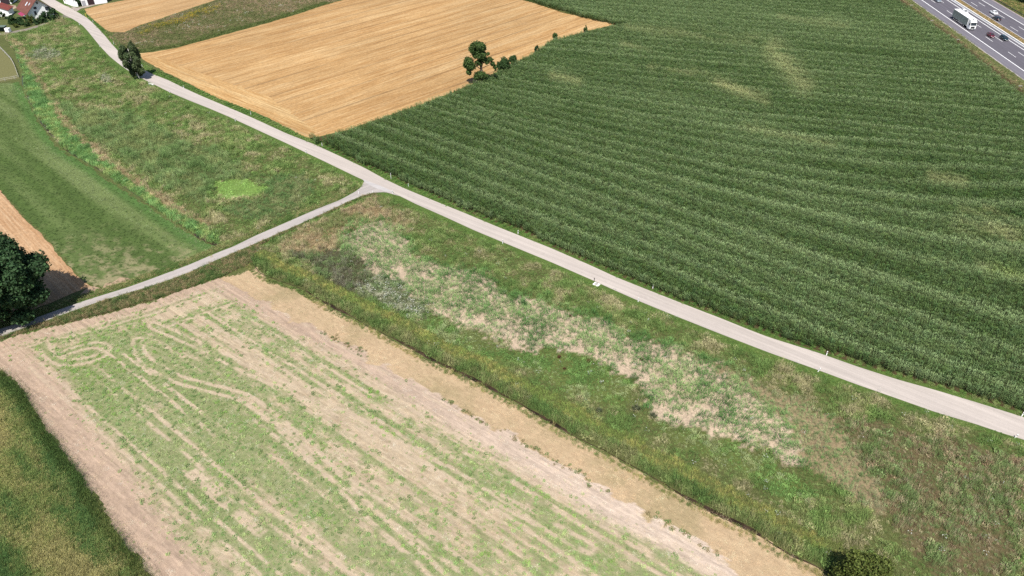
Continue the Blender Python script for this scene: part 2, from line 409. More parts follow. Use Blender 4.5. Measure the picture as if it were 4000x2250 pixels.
# ------------------------------------------------------------------ the ground
roadU, roadL = PP(ROAD_U), PP(ROAD_L)
laneU, laneL = PP(LANE_U), PP(LANE_L)
ditch = resample(PP(DITCH), 1.0); brook = resample(PP(BROOK), 1.5)
NR = 260
def two(a, b, n):
    def rs(p):
        p = resample(p, .5); d = np.r_[0, np.cumsum(np.hypot(*np.diff(p, axis=0).T))]; t = np.linspace(0, d[-1], n)
        return np.stack([np.interp(t, d, p[:, 0]), np.interp(t, d, p[:, 1])], -1)
    return rs(a), rs(b)
rl, rr = two(roadL, roadU, NR)
RC = (rl+rr)/2
ll, lr = two(laneL, laneU, 200)
MEAD = [(1540, 758)]+ROAD_L[27:]+[(4500, 2500), (3450, 2370)]+DITCH[::-1]+[(1010, 960), (1155, 892), (1272, 838), (1350, 801), (1420, 770), (1480, 757)]
WET = ROAD_L[3:26]+LANE_U[2:11]+[(855, 975)]+BROOK[::-1]+[(0, 132), (60, 132), (150, 108), (235, 68)]
Z_M = [   # zones of the big meadow: outline, plant kinds, colours of the plants, colour of the ground between them
 ('dry', OV([(690, 620), (860, 520), (930, 490), (1000, 520), (1030, 560), (980, 590), (870, 590), (830, 640), (740, 640)])),
 ('purple', OV([(740, 640), (830, 625), (890, 630), (960, 690), (950, 720), (880, 730), (800, 700)])),
 ('silver', OV([(900, 720), (960, 692), (1010, 700), (1075, 770), (1060, 800), (990, 780), (920, 750)])),
 ('tuft', OV([(850, 600), (900, 560), (1000, 570), (1060, 660), (1130, 670), (1200, 680), (1280, 740), (1400, 770), (1600, 850), (1720, 880), (1900, 960), (1980, 1060), (2060, 1140), (2020, 1180), (1960, 1150), (1800, 1090), (1640, 1050), (1590, 960), (1500, 905), (1400, 880), (1330, 890), (1200, 840), (1080, 785), (1010, 705), (930, 690)])),
 ('lime', OV([(1310, 890), (1400, 870), (1500, 905), (1590, 960), (1610, 1030), (1500, 1010), (1420, 990), (1330, 920)])),
 ('lime', OV([(1640, 1045), (1800, 1090), (1960, 1160), (2080, 1260), (1990, 1260), (1860, 1190), (1700, 1110), (1640, 1080)])),
 ('lime', OV([(1020, 800), (1130, 800), (1180, 840), (1290, 880), (1330, 930), (1230, 900), (1100, 860)])),
 ('reed', OV([(1620, 850), (1750, 900), (1900, 960), (2050, 1030), (2200, 1120), (2400, 1240), (2500, 1330), (2300, 1330), (2150, 1260), (2040, 1170), (1980, 1060), (1850, 960)])),
 ('rust', OV([(2090, 1050), (2300, 1080), (2576, 1150), (2576, 1449), (2350, 1449), (2250, 1330), (2200, 1200)])),
]
DRYL = [(30, 95), (62, 140), (92, 190), (115, 228), (159, 301), (205, 345), (265, 398), (330, 448), (398, 495), (460, 535), (522, 566)]
Z_W = [
 ('brookside', [(x, y) for x, y in BROOK[1:]]+OV([(x-5, y+5) for x, y in DRYL][::-1])),
 ('dry', OV([(x-5, y+5) for x, y in DRYL]+[(x+5, y-5) for x, y in DRYL][::-1])),
 ('silver', OV([(70, 135), (110, 120), (155, 135), (140, 145), (95, 155)])),
 ('silver', OV([(245, 195), (275, 190), (280, 205), (250, 208)])),
 ('silver', OV([(705, 505), (745, 510), (740, 530), (710, 525)])),
 ('tuftw', OV([(640, 455), (760, 440), (800, 490), (720, 540), (620, 560), (560, 530), (600, 505), (660, 500)])),
 ('sparse', OV([(370, 330), (420, 360), (480, 395), (545, 435), (560, 470), (500, 440), (430, 400), (380, 360)])),
 ('spikew', OV([(150, 260), (300, 280), (450, 340), (600, 400), (640, 450), (540, 460), (520, 520), (430, 480), (330, 420), (200, 330)])),
]
def zone(zs, px, py, X, Y, default, jit=26):
    jx = (fbm(X*.22, Y*.22, 1, 3)-.5)*2*jit*1.6; jy = (fbm(X*.22+40, Y*.22+9, 4, 3)-.5)*2*jit
    jx = jx+R.normal(0, jit*.38, px.shape); jy = jy+R.normal(0, jit*.28, px.shape)
    out = np.full(px.shape, default, dtype=object)
    for nm, pl in zs: out[inside(pl, px+jx, py+jy)] = nm
    if zs is Z_W:      # soft oval of pale low growth where water stood
        e = np.hypot((px/1.5528-598)/62, (py/1.5528-477)/30)+(fbm(X*.22, Y*.22, 3, 4)-.5)*1.5+R.normal(0, .10, px.shape)
        out[e < .86] = 'lime2'
    return out
GCOL = {'base': A(108, 114, 66), 'dry': A(160, 138, 102), 'purple': A(92, 88, 62), 'silver': A(104, 112, 78), 'tuft': A(228, 204, 178, .52), 'lime': A(112, 124, 66),
        'reed': A(176, 156, 122), 'rust': A(120, 110, 76), 'lime2': A(134, 166, 82), 'brookside': A(96, 130, 62), 'tuftw': A(112, 118, 72), 'sparse': A(178, 160, 130),
        'spikew': A(102, 114, 66), 'verge': A(104, 130, 62), 'far': A(110, 118, 66), 'bank': A(100, 104, 52), 'garden': A(112, 122, 72)}
def axis(a0, a1, st, outer):
    return np.r_[np.sort(-np.array(outer, float))+a0, np.arange(a0, a1+st, st), np.array(outer)+a1]
gx = axis(-240, 245, .75, [8, 60, 300, 1200, 3600]); gy = axis(45, 365, .75, [8, 60, 300, 1200, 3600])
GX, GY = np.meshgrid(gx, gy); shp = GX.shape; X, Y = GX.ravel(), GY.ravel()
px, py = PIX(X, np.maximum(Y, 20))
gcol = np.tile(GCOL['far'], (X.size, 1))
inM = inside(MEAD, px, py); inW = inside(WET, px, py)
z_ = zone(Z_M, px, py, X, Y, 'base')
for k in set(z_[inM]): gcol[inM & (z_ == k)] = GCOL[k]
z_ = zone(Z_W, px, py, X, Y, 'base', 12)
for k in set(z_[inW]): gcol[inW & (z_ == k)] = GCOL[k]
dr, _, _ = dist_line(RC[::6], X, Y); dl, _, _ = dist_line(((ll+lr)/2)[::6], X, Y)
gcol[(dr < 4.6+(fbm(X*.4, Y*.4, 2)-.5)*3) | (dl < 3.4+(fbm(X*.4, Y*.4, 3)-.5)*2)] = GCOL['verge']
gcol *= (.78+.44*fbm(X*.5, Y*.5, 6))[:, None]
me = bpy.data.meshes.new('ground'); ny, nx = shp
me.vertices.add(X.size); me.vertices.foreach_set('co', np.stack([X, Y, np.zeros_like(X)], -1).astype(np.float32).ravel())
ii = np.arange(X.size).reshape(shp); q = np.stack([ii[:-1, :-1], ii[:-1, 1:], ii[1:, 1:], ii[1:, :-1]], -1).reshape(-1, 4)
def fill_mesh(me, q):
    me.loops.add(q.size); me.polygons.add(len(q))
    me.loops.foreach_set('vertex_index', q.astype(np.int32).ravel())
    me.polygons.foreach_set('loop_start', (np.arange(len(q))*4).astype(np.int32)); me.update(calc_edges=True)
fill_mesh(me, q)
def setcol(me, c, nm='soil'):
    c4 = np.ones((len(c), 4), np.float32); c4[:, :3] = np.clip(c, 0, 1)
    me.attributes.new(nm, 'FLOAT_COLOR', 'POINT').data.foreach_set('color', c4.ravel())
setcol(me, gcol)
def soilmat(name, lo=.7, hi=1.25, sc=2.2, rz=0.0, an=(1, 1, 1), bump=.5):
    n = NT(name); a = n.n('ShaderNodeAttribute', attribute_type='GEOMETRY', attribute_name='soil').outputs['Color']
    v = n.pos(rz, an); f = n.noise(v, sc, 6, .7); g = n.noise(v, sc*5, 3, .7)
    c = n.mix(1.0, a, n.ramp(f, [(.3, lo), (.7, hi)]), 'MULTIPLY'); c = n.mix(1.0, c, n.ramp(g, [(.3, .8), (.7, 1.2)]), 'MULTIPLY')
    n.col(c); n.bump(g, bump, .12); return n.m
tag(link('ground', me, soilmat('meadow_soil', .6, 1.35)), 'rough weedy ground under the meadows and verges', 'ground', kind='structure')

# ------------------------------------------------------------------ country road, lane, house yard paving
def asphalt(name, c, dark=.86, rz=0.0, wear=1.0):
    n = NT(name); c = np.asarray(c)
    f = n.noise(n.pos(), .12, 5, .65); g = n.noise(n.pos(rz, (.02, 1.0, 1)), 1.0, 4, .65); h = n.noise(n.pos(), 9, 3, .7); e = n.noise(n.pos(rz, (.25, .5, 1)), 1.0, 5, .75, .6)
    k = n.mix(.6, n.ramp(f, [(.32, c*dark), (.68, c*1.06)]), n.ramp(g, [(.34, c*(1-.24*wear)), (.66, c*1.1)]))
    k = n.mix(1.0, k, n.ramp(e, [(.30, .86), (.42, 1.0), (.62, 1.0), (.74, 1.08)]), 'MULTIPLY')
    n.col(n.mix(1.0, k, n.ramp(h, [(.25, .86), (.75, 1.12)]), 'MULTIPLY')); n.bump(h, .25, .03); n.b.inputs['Roughness'].default_value = .85
    return n.m
GRAVEL = soilmat('chalk_gravel', .75, 1.2)
def road_object(name, l, r, z, mat, h=.06):
    """a paved strip with a small drop at either edge"""
    n = len(l); v = [(*a, -.02) for a in l]+[(*a, z) for a in l]+[(*b, z) for b in r]+[(*b, -.02) for b in r]
    f = [(k*n+i, (k+1)*n+i, (k+1)*n+i+1, k*n+i+1) for k in range(3) for i in range(n-1)]
    ob = pyd(name, v, f, mat)
    bm = bmesh.new(); bm.from_mesh(ob.data); bmesh.ops.recalc_face_normals(bm, faces=bm.faces[:])
    if sum(f_.normal.z for f_ in bm.faces) < 0: bmesh.ops.reverse_faces(bm, faces=bm.faces[:])
    bm.to_mesh(ob.data); bm.free(); return ob
# pale gravel shoulders showing along the road edge
sh_r = offset(rr, -(.15+.55*sstep(.45, .8, fbm(np.arange(NR)*.09, np.zeros(NR), 2))))
sh_l = offset(rl, .1+.35*sstep(.5, .8, fbm(np.arange(NR)*.09, np.ones(NR)*7, 3)))
n_ = NT('shoulder_gravel'); f_ = n_.noise(n_.pos(), 2.2, 5, .7); n_.col(n_.ramp(f_, [(.3, A(205, 180, 150)), (.7, A(236, 216, 190))]))
tag(ribbon('road_shoulder', sh_l, sh_r, .016, n_.m), 'pale gravel shoulder edging the country road', 'shoulder', kind='structure')
tag(road_object('road', rl, rr, .05, asphalt('pale_asphalt', A(232, 220, 211, .52), rz=math.radians(-37))), 'pale grey country road running diagonally past the fields', 'road', kind='structure')
tag(road_object('side_lane', ll, lr, .045, asphalt('lane_asphalt', A(218, 209, 204, .52), .84, math.radians(39))), 'narrow pale farm lane branching off the country road', 'lane', kind='structure')
tag(sheet('junction_apron', [(1415, 700), (1426, 712), (1440, 722), (1475, 738), (1505, 748), (1540, 752), (1520, 742), (1480, 724)], .056, asphalt('bright_concrete', A(232, 226, 224)), amp=.1), 'bright concrete patch where the lane joins the road', 'apron', kind='structure')
tag(sheet('yard_lane', [(262, 52), (235, 64), (190, 84), (150, 98), (100, 112), (40, 124), (-40, 134), (-40, 142), (40, 132), (100, 121), (150, 106), (195, 91), (240, 73), (262, 68), (285, 73), (275, 60)], .02, asphalt('yard_asphalt', A(172, 160, 150))), 'narrow greyish track between the garden hedge and the meadow', 'track', kind='structure')
tag(sheet('driveway', [(260, 22), (282, 36), (300, 44), (318, 33), (345, 27), (380, 18), (420, 12), (400, 2), (350, 20), (300, 30)], .018, asphalt('drive_paving', A(205, 190, 180))), 'pale paved drive in front of the white farm building', 'drive', kind='structure')
tag(sheet('yard_paving', [(-60, 10), (20, 18), (62, 22), (64, 30), (40, 42), (10, 30), (-60, 20)], .018, asphalt('yard_stone', A(214, 190, 168))), 'pale paved yard behind the red roofed house', 'yard', kind='structure')
tag(sheet('garden_lawn', [(-80, 30), (60, 30), (110, 75), (220, 62), (252, 58), (190, 80), (100, 108), (40, 120), (-80, 130)], .008, soilmat('x_lawn')), 'mown green lawn of the house garden', 'lawn', kind='structure')
lo = bpy.data.objects['garden_lawn']; setcol(lo.data, np.tile(GCOL['garden'], (len(lo.data.vertices), 1)))

# ------------------------------------------------------------------ stubble fields
D_STUB = math.radians(45.8); D_ROW = math.radians(-38.6)
def stubble(name, rz, lo, mid, hi, track=.62):
    n = NT(name)
    a = n.noise(n.pos(rz, (.010, .17, 1)), 1.0, 6, .6, .2); b = n.noise(n.pos(rz, (.035, .9, 1)), 1.0, 5, .65, .3); c = n.noise(n.pos(rz, (.5, 1.0, 1)), 1.7, 6, .8)
    e = n.noise(n.pos(rz, (.02, .03, 1)), 1.0, 4, .6); d_ = n.noise(n.pos(rz, (.10, 2.2, 1)), 1.0, 4, .65)
    k = n.ramp(a, [(.38, lo), (.5, mid), (.61, hi)])
    k = n.mix(.5, k, n.ramp(b, [(.38, lo), (.5, mid), (.62, hi)]))
    k = n.mix(.5, k, n.ramp(d_, [(.34, lo), (.52, mid), (.66, hi)]))
    k = n.mix(1.0, k, n.ramp(e, [(.3, .86), (.7, 1.12)]), 'MULTIPLY')
    k = n.mix(1.0, k, n.ramp(c, [(.28, .62), (.72, 1.30)]), 'MULTIPLY')
    # wheel tracks: thin, broken, greyer lines
    wv = n.n('ShaderNodeTexWave', wave_type='BANDS', bands_direction='Y'); wv.inputs['Scale'].default_value = .052; wv.inputs['Distortion'].default_value = 8.0; wv.inputs['Detail'].default_value = 3; wv.inputs['Detail Scale'].default_value = .035
    n.l(n.pos(rz, (.25, 1, 1)), wv.inputs['Vector'])
    br = n.noise(n.pos(rz, (.02, .25, 1)), 1.0, 3, .6)
    t_ = n.mix(1.0, n.ramp(wv.outputs['Fac'], [(.92, 0), (.975, 1)]), n.ramp(br, [(.38, 0), (.60, .8)]), 'MULTIPLY')
    k2 = n.mix(t_, k, n.mix(1.0, k, (track, track, track*1.05), 'MULTIPLY'))
    n.col(k2); n.bump(c, .8, .15); return n.m
M_STA = stubble('wheat_stubble', D_STUB, A(190, 138, 82, .46), A(230, 184, 124, .5), A(250, 218, 166, .53))
M_STH = stubble('headland_straw', math.radians(-38), A(192, 140, 80, .46), A(236, 190, 128, .5), A(253, 226, 172, .54), .75)
tag(sheet('stubble_field', STUB_A, .012, M_STA, amp=.5), 'large golden harvested wheat field', 'field', kind='structure')
tag(sheet('stubble_headland', [(1205, 540), (1186, 532), (1097, 485), (1000, 437), (930, 411), (855, 385), (719, 317), (622, 266), (575, 242), (560, 228), (605, 222), (700, 255), (820, 300), (960, 345), (1060, 385), (1130, 430), (1190, 480), (1240, 515)], .018, M_STH, amp=1.3, step=2.5), 'bright straw covered headland along the road edge of the wheat field', 'headland', kind='structure')
tag(sheet('stubble_field_far', STUB_B, .012, stubble('far_stubble', D_STUB+.06, A(204, 154, 100, .46), A(230, 186, 130, .48), A(248, 214, 164, .52)), amp=.5), 'smaller golden stubble field beside the farm buildings', 'field', kind='structure')
tag(sheet('stubble_strip', STUB_I, .012, stubble('strip_stubble', math.radians(-44), A(206, 158, 112, .46), A(228, 184, 140, .48), A(245, 212, 172, .5), .7), amp=.4), 'orange stubble strip beside the low green crop', 'field', kind='structure')
tag(sheet('paddock', [(-60, 186), (0, 190), (26, 217), (47, 239), (61, 267), (70, 295), (77, 308), (40, 314), (0, 321), (-60, 331)], .01, soilmat('x_paddock', .8, 1.15)), 'dull grey green fenced paddock', 'paddock', kind='structure')
po = bpy.data.objects['paddock']; setcol(po.data, np.tile(A(142, 140, 92), (len(po.data.vertices), 1)))
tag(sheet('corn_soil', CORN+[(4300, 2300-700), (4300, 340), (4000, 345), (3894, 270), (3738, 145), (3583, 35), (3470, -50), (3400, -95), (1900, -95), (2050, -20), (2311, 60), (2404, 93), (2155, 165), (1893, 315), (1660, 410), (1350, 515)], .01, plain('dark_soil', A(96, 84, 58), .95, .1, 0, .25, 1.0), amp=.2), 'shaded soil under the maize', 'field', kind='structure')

def field_grid(name, poly, rz, su, sv, z, colf, mat):
    """a field as a fine grid laid along its rows; colf(u, v, X, Y, px, py) gives the colour of soil, straw and low growth"""
    w_ = PP(poly); c, s = math.cos(rz), math.sin(rz)
    u = w_[:, 0]*c+w_[:, 1]*s; v = -w_[:, 0]*s+w_[:, 1]*c
    us = np.arange(u.min()-1, u.max()+1, su); vs = np.arange(v.min()-1, v.max()+1, sv)
    UU, VV = np.meshgrid(us, vs); sh = UU.shape; uu, vv = UU.ravel(), VV.ravel()
    X = uu*c-vv*s; Y = uu*s+vv*c; px, py = PIX(X, Y)
    jx = (fbm(X*.5, Y*.5, 1, 3)-.5)*1.6; jy = (fbm(X*.5+9, Y*.5+5, 2, 3)-.5)*1.6
    ok = inside(w_, X+jx, Y+jy)
    ii = np.arange(uu.size).reshape(sh); q = np.stack([ii[:-1, :-1], ii[:-1, 1:], ii[1:, 1:], ii[1:, :-1]], -1).reshape(-1, 4)
    q = q[ok[q].all(1)]; used = np.unique(q); mp = np.zeros(uu.size, int); mp[used] = np.arange(len(used))
    me = bpy.data.meshes.new(name); me.vertices.add(len(used))
    me.vertices.foreach_set('co', np.stack([X[used], Y[used], np.full(len(used), z)], -1).astype(np.float32).ravel())
    fill_mesh(me, mp[q])
    setcol(me, colf(uu[used], vv[used], X[used], Y[used], px[used], py[used]))
    return link(name, me, mat)
cK, sK = math.cos(math.radians(-37.6)), math.sin(math.radians(-37.6))
K_LINE = PP([(900, 1110), (1000, 1165), (1175, 1258), (1381, 1359), (1486, 1421), (1660, 1518), (1855, 1631), (2000, 1702), (2136, 1780), (2350, 1908), (2486, 1986), (2660, 2072), (2777, 2153), (2932, 2250), (3200, 2420)])
K_EDGE = PP([(-60, 1400), (0, 1455), (93, 1530), (148, 1631), (186, 1689), (249, 1765), (326, 1873), (373, 1955), (427, 2044), (497, 2134), (587, 2250), (720, 2420)])
K_TOP = PP([(-60, 1352), (155, 1285), (287, 1258), (408, 1227), (493, 1204), (602, 1173), (726, 1130), (855, 1087), (960, 1062), (1060, 1070)])
TRK_A = resample(PP([(536, 1331), (549, 1400), (687, 1482), (961, 1551), (1099, 1661), (1236, 1784), (1442, 2004), (1648, 2183), (1720, 2260)]), 2.0)
TRK_B = resample(PP([(600, 1270), (769, 1345), (961, 1441), (1236, 1565), (1511, 1716), (1786, 1867), (2000, 1977), (2300, 2140)]), 2.0)
TRK_C = resample(PP([(151, 1304), (190, 1390), (247, 1420), (357, 1407), (426, 1372), (400, 1345), (330, 1352), (233, 1386)]), 1.0)
TRK_D = resample(PP([(742, 1839), (880, 1960), (1016, 2073)]), 2.0)
GREENL = PP([(330, 1230), (560, 1500), (820, 1800), (1260, 2280)])
def k_zones(X, Y):
    d1, s1, _ = dist_line(K_LINE, X, Y); d2, _, _ = dist_line(K_EDGE, X, Y); d3, _, _ = dist_line(K_TOP, X, Y)
    v = -X*sK+Y*cK; u = X*cK+Y*sK
    wob = (fbm(u*.03, v*.05, 5, 3)-.5)*3
    tan = d1*s1+(fbm(X*.35, Y*.35, 2, 4)-.5)*4.5 > 0
    bare = np.maximum.reduce([np.where(tan, 0, 1-sstep(2.2, 5.5, d1+wob)), (1-sstep(3.0, 8.5, d2+wob*1.3+sstep(130, 60, Y)*-1.5)), (1-sstep(2.0, 6.0, d3+wob))*.9])
    hd = (d3+wob*.5) < 11.0         # headland: passes run along the lane
    vw = np.where(hd, d3*1.05+200+wob*.3, v+wob*.30)
    u = np.where(hd, -u*.3+X*.5, u)
    strip = .42*vn(u*.010+3, vw*.22, 1)+.33*vn(u*.014+9, vw*.75, 2)+.25*vn(u*.03, vw*1.9, 3)     # streaks along the rows
    clump = fbm(u*.35, v*.6, 3, 4)
    big = fbm(u*.022+1, v*.045+2, 6, 3)
    d1_, s1_, _ = dist_line(K_LINE, X, Y)
    gr = sstep(.37, .60, .40*strip+.26*clump+.30*big+.085*np.exp(-(dist_line(GREENL, X, Y)[0]/13)**2)+.05*sstep(12, 30, d1_)-.035*(1-sstep(5, 18, d1_)))
    lane_ = np.floor(vw/5.6); tl = np.abs(((vw+.9*(vn(lane_*7.3, lane_*0, 5)-.5)) % 5.6)-2.8); pr = np.abs(tl-.85)    # pairs of wheel tracks
    wid = .10+.22*vn(u*.05, lane_*3.3, 4)
    trk = (1-sstep(wid, wid+.22, pr))*sstep(.38, .58, fbm(u*.028, lane_*3.1, 2, 2))*sstep(.25, .5, fbm(u*.5, v*.9, 7, 2))
    grass_trk = (1-sstep(.25, .65, tl))*sstep(.40, .56, fbm(u*.03+7, lane_*5.7, 4, 2))
    for pl, wd, pair in ((TRK_A, .22, .85), (TRK_B, .22, .85), (TRK_C, .2, .8), (TRK_D, .9, 0)):     # a vehicle crossing the rows
        q = np.abs(dist_line(pl, X, Y)[0]-pair); trk = np.maximum(trk, (1-sstep(wd, wd+.3, q))*sstep(.25, .5, fbm(X*.5, Y*.5, 7, 2)))
    gr = np.maximum(gr, grass_trk*.9)*(1-bare)*(1-.75*trk)
    return tan, bare, gr, trk, u, v
def col_k(u, v, X, Y, px, py):
    tan, bare, gr, trk, u, v = k_zones(X, Y)
    fine = fbm(u*1.2, v*2.6, 2, 3)[:, None]; st = fbm(u*.3, v*4.5, 4, 2)[:, None]
    soil = A(206, 182, 150, .47)*(1-fine)+A(234, 214, 184, .52)*fine
    rb = sstep(-45, 25, X)[:, None]; pink = A(218, 190, 166, .48)*(1-rb)+A(236, 214, 194, .53)*rb
    c = soil*(1-bare[:, None])+pink*(.85+.3*fine)*bare[:, None]
    c = c*(.74+.52*st)
    c = c*(1-.6*trk[:, None])+A(232, 210, 182, .5)*.6*trk[:, None]
    g1 = A(114, 148, 72, .5); g2 = A(138, 164, 98, .5); gm = vn(u*.05, v*.15, 6)[:, None]
    gk = (gr*sstep(.30, .62, .5*fbm(u*1.3, v*1.9, 5, 3)+.5*gr))[:, None]*.68; c = c*(1-gk)+(g1*gm+g2*(1-gm))*gk
    dry = A(210, 180, 144, .49)*(1-fine)+A(234, 206, 166, .52)*fine
    gb = sstep(.42, .7, fbm(X*.13, Y*.13, 1, 4))[:, None]*.42
    dry = dry*(1-gb)+A(160, 152, 104, .5)*gb
    return np.where(tan[:, None], dry, c)
KM = soilmat('straw_strewn_soil', .84, 1.14, 2.0, math.radians(-37.6), (.5, 1.2, 1), .6)
tag(field_grid('sown_field', FIELD_K, math.radians(-37.6), .55, .24, .012, col_k, KM), 'pale sparse field with thin green growth in long streaks', 'field', kind='structure')
H_EDGE = PP(BROOK)
def col_h(u, v, X, Y, px, py):
    d, _, _ = dist_line(H_EDGE, X, Y)
    sw = sstep(.25, .75, .65*fbm(u*.006, v*.10, 2, 3)+.35*vn(u*.015, v*.55, 4)); f = fbm(u*.5, v*1.0, 4, 3); patch = fbm(X*.09, Y*.09, 5, 4)
    c = A(94, 118, 58)[None]*(1-sw[:, None])+A(136, 152, 94)[None]*sw[:, None]
    near = sstep(820, 1090, py)*sstep(.53, .68, .5*fbm(u*.25, v*.5, 3, 4)+.5*fbm(X*1.0, Y*1.0, 2, 3)+.09*sstep(900, 1100, py))
    c = c*(1-near[:, None]*.7)+A(186, 172, 136)*near[:, None]*.7
    k = (1-sstep(2.0, 4.5, d))[:, None]
    c = c*(1-k)+A(98, 134, 68)*k
    return c*(.75+.5*f[:, None])
tag(field_grid('green_field', FIELD_H, math.radians(-42), .7, .4, .012, col_h, soilmat('low_crop_soil', .75, 1.25, 2.2)), 'low green crop field beside the brook', 'field', kind='structure')
tag(sheet('bare_headland', [(345, 1121), (365, 1118), (400, 1126), (410, 1108), (445, 1104), (470, 1085), (515, 1088), (500, 1100), (440, 1126), (400, 1141), (350, 1150), (300, 1165), (330, 1135)], .02, GRAVEL, amp=.5), 'bare sandy corner at the end of the green field', 'soil patch', kind='structure')
for nm in ('bare_headland',):
    o = bpy.data.objects[nm]; setcol(o.data, np.tile(A(214, 184, 154, .48), (len(o.data.vertices), 1)))
# water in the two ditches
n_ = NT('ditch_water'); n_.b.inputs['Roughness'].default_value = .25; n_.b.inputs['Specular IOR Level'].default_value = .4
f_ = n_.noise(n_.pos(), .5, 4); n_.col(n_.ramp(f_, [(.35, A(52, 42, 32)), (.7, A(104, 84, 66))]))
kd = np.arange(len(ditch)); wd = .08+.36*sstep(.38, .72, fbm(kd*.11, kd*0.0, 3, 3))
dm = ditch+np.stack([fbm(kd*.2, kd*0, 1)-.5, fbm(kd*.2, kd*0+5, 2)-.5], -1)*.7
tag(ribbon('ditch_water', offset(dm, wd), offset(dm, -wd), .024, n_.m), 'dark narrow ditch between the tan strip and the meadow', 'ditch', kind='structure')
kd = np.arange(len(brook)); wd = .06+.40*sstep(.38, .7, fbm(kd*.14, kd*0.0, 5, 3))
tag(ribbon('brook_water', offset(brook, wd), offset(brook, -wd), .024, n_.m), 'thin dark brook along the green field', 'brook', kind='structure')

# ------------------------------------------------------------------ motorway
MO = P(3600.6, 0); ma = math.radians(-92.6); MD = np.array([math.cos(ma), math.sin(ma)]); MN = np.array([-MD[1], MD[0]])
def MW(s, c): return MO+MD*s+MN*c
def mstrip(name, c0, c1, z, mat, s0=-60, s1=230, parent=None, amp=0.0):
    l = np.array([MW(s, c0) for s in np.arange(s0, s1+1, 2.0)]); r = np.array([MW(s, c1) for s in np.arange(s0, s1+1, 2.0)])
    if amp: l = l+(R.random((len(l), 1))-.5)*amp*MN; r = r+(R.random((len(r), 1))-.5)*amp*MN
    return ribbon(name, l, r, z, mat, parent)
M_MW = asphalt('motorway_asphalt', A(128, 124, 134), .9, ma); M_SH = asphalt('hard_shoulder_asphalt', A(150, 146, 156), .9, ma)
M_WH = plain('road_paint', (.82, .82, .82), .6, .3, 0, .05)
mw = mstrip('motorway', -4.4, 14.4, .03, M_MW); tag(mw, 'grey motorway carriageway coming towards the camera', 'motorway', kind='structure')
mw2 = mstrip('motorway_far', 17.5, 31.9, .03, M_MW); tag(mw2, 'far motorway carriageway leading away beyond the median', 'motorway', kind='structure')
mstrip('hard_shoulder', -4.35, -.2, .036, M_SH, parent=mw); mstrip('hard_shoulder', 27.1, 31.8, .036, M_SH, parent=mw2)
mstrip('gutter', -4.75, -4.3, .04, plain('pale_concrete', A(222, 212, 205), .8, .2, 0, .2, 1), parent=mw, amp=.25)
mstrip('gutter', 31.2, 32.0, .04, plain('pinkish_concrete', A(196, 180, 180), .8, .2, 0, .2, 1), parent=mw2)
mk = MB()
def mquad(b, s0, s1, c0, c1, z):
    k = max(1, int((s1-s0)/10))
    for i in range(k):
        a0 = s0+(s1-s0)*i/k; a1 = s0+(s1-s0)*(i+1)/k
        b.add([(*MW(a0, c0), z), (*MW(a0, c1), z), (*MW(a1, c1), z), (*MW(a1, c0), z)][::-1], [(0, 1, 2, 3)])
mquad(mk, -60, 230, -.16, .16, .044); mquad(mk, -60, 230, 11.15, 11.45, .044)
for k in range(-4, 13):
    mquad(mk, 16.0+17.6*k, 21.8+17.6*k, 4.14, 4.32, .044); mquad(mk, 16.0+17.6*k, 21.8+17.6*k, 7.84, 8.02, .044)
mk.build('lane_marking', M_WH, mw)
mk = MB(); mquad(mk, -60, 230, 26.75, 27.05, .044); mquad(mk, -60, 230, 17.75, 17.9, .044)
for k in range(-4, 13):
    mquad(mk, 2.8+17.4*k, 8.8+17.4*k, 20.3, 20.48, .044); mquad(mk, 2.8+17.4*k, 8.8+17.4*k, 23.56, 23.74, .044)
mk.build('lane_marking', M_WH, mw2)
n_ = NT('median_ground'); f_ = n_.noise(n_.pos(), .5, 5, .7); n_.col(n_.ramp(f_, [(.3, A(122, 112, 72)), (.5, A(164, 140, 96)), (.7, A(196, 168, 120))]))
tag(mstrip('median_strip', 14.4, 17.5, .02, n_.m), 'dry grassy median between the two carriageways', 'median', kind='structure')
# concrete barrier of the median, cast in sections
bar = empty('crash_barrier', (*MW(0, 13.1), .03), ma)
tag(bar, 'long low white concrete crash barrier along the motorway median', 'crash barrier')
M_CB = plain('barrier_concrete', (.80, .79, .77), .8, .2, 0, .08, .6)
k = 0
for s0 in np.arange(-58, 228, 5.9*6):
    b = MB(); prof = [(-.30, 0), (-.30, .10), (-.20, .25), (-.17, .80), (.17, .80), (.20, .25), (.30, .10), (.30, 0)]
    v = [(x, y, z) for x in (s0, s0+35.2) for (y, z) in prof]; n8 = 8
    b.add(v, [(i, (i+1) % n8, n8+(i+1) % n8, n8+i) for i in range(n8)]+[tuple(range(n8))[::-1], tuple(range(n8, 16))])
    b.build('section', M_CB, bar)
gr = empty('guard_rail', (*MW(0, 32.6), 0), ma); tag(gr, 'dark steel guard rail below the wood beyond the far carriageway', 'guard rail')
M_ST = plain('weathered_steel', A(112, 106, 104), .5, .5, .4, .2)
b = MB(); b.add([(x, y, z) for x in (-60, 160) for (y, z) in ((0, .45), (-.06, .52), (0, .6), (-.06, .68), (0, .75), (.02, .75), (.02, .45))], [(i, i+1, i+8, i+7) for i in range(6)]+[(6, 0, 7, 13)]).build('rail', M_ST, gr)
for i, s in enumerate(np.arange(-36, 60, 4.0)): MB().box(s-.05, s+.05, .03, .14, 0, .72).build('post', M_ST, gr)

# ------------------------------------------------------------------ plants nobody could count
def choose(n, cols, nz, jit=.18):
    """patchy choice of a colour: neighbours tend to match"""
    cols = np.array(cols, float); k = np.clip(((nz-.5)*2.6+.5+R.normal(0, jit, n))*len(cols), 0, len(cols)-1e-6).astype(int)
    return soft(lin(cols[k]))*VEG*R.uniform(.7, 1.32, (n, 1))
def mixkind(n, probs):
    return np.searchsorted(np.cumsum(probs)/sum(probs), R.random(n))
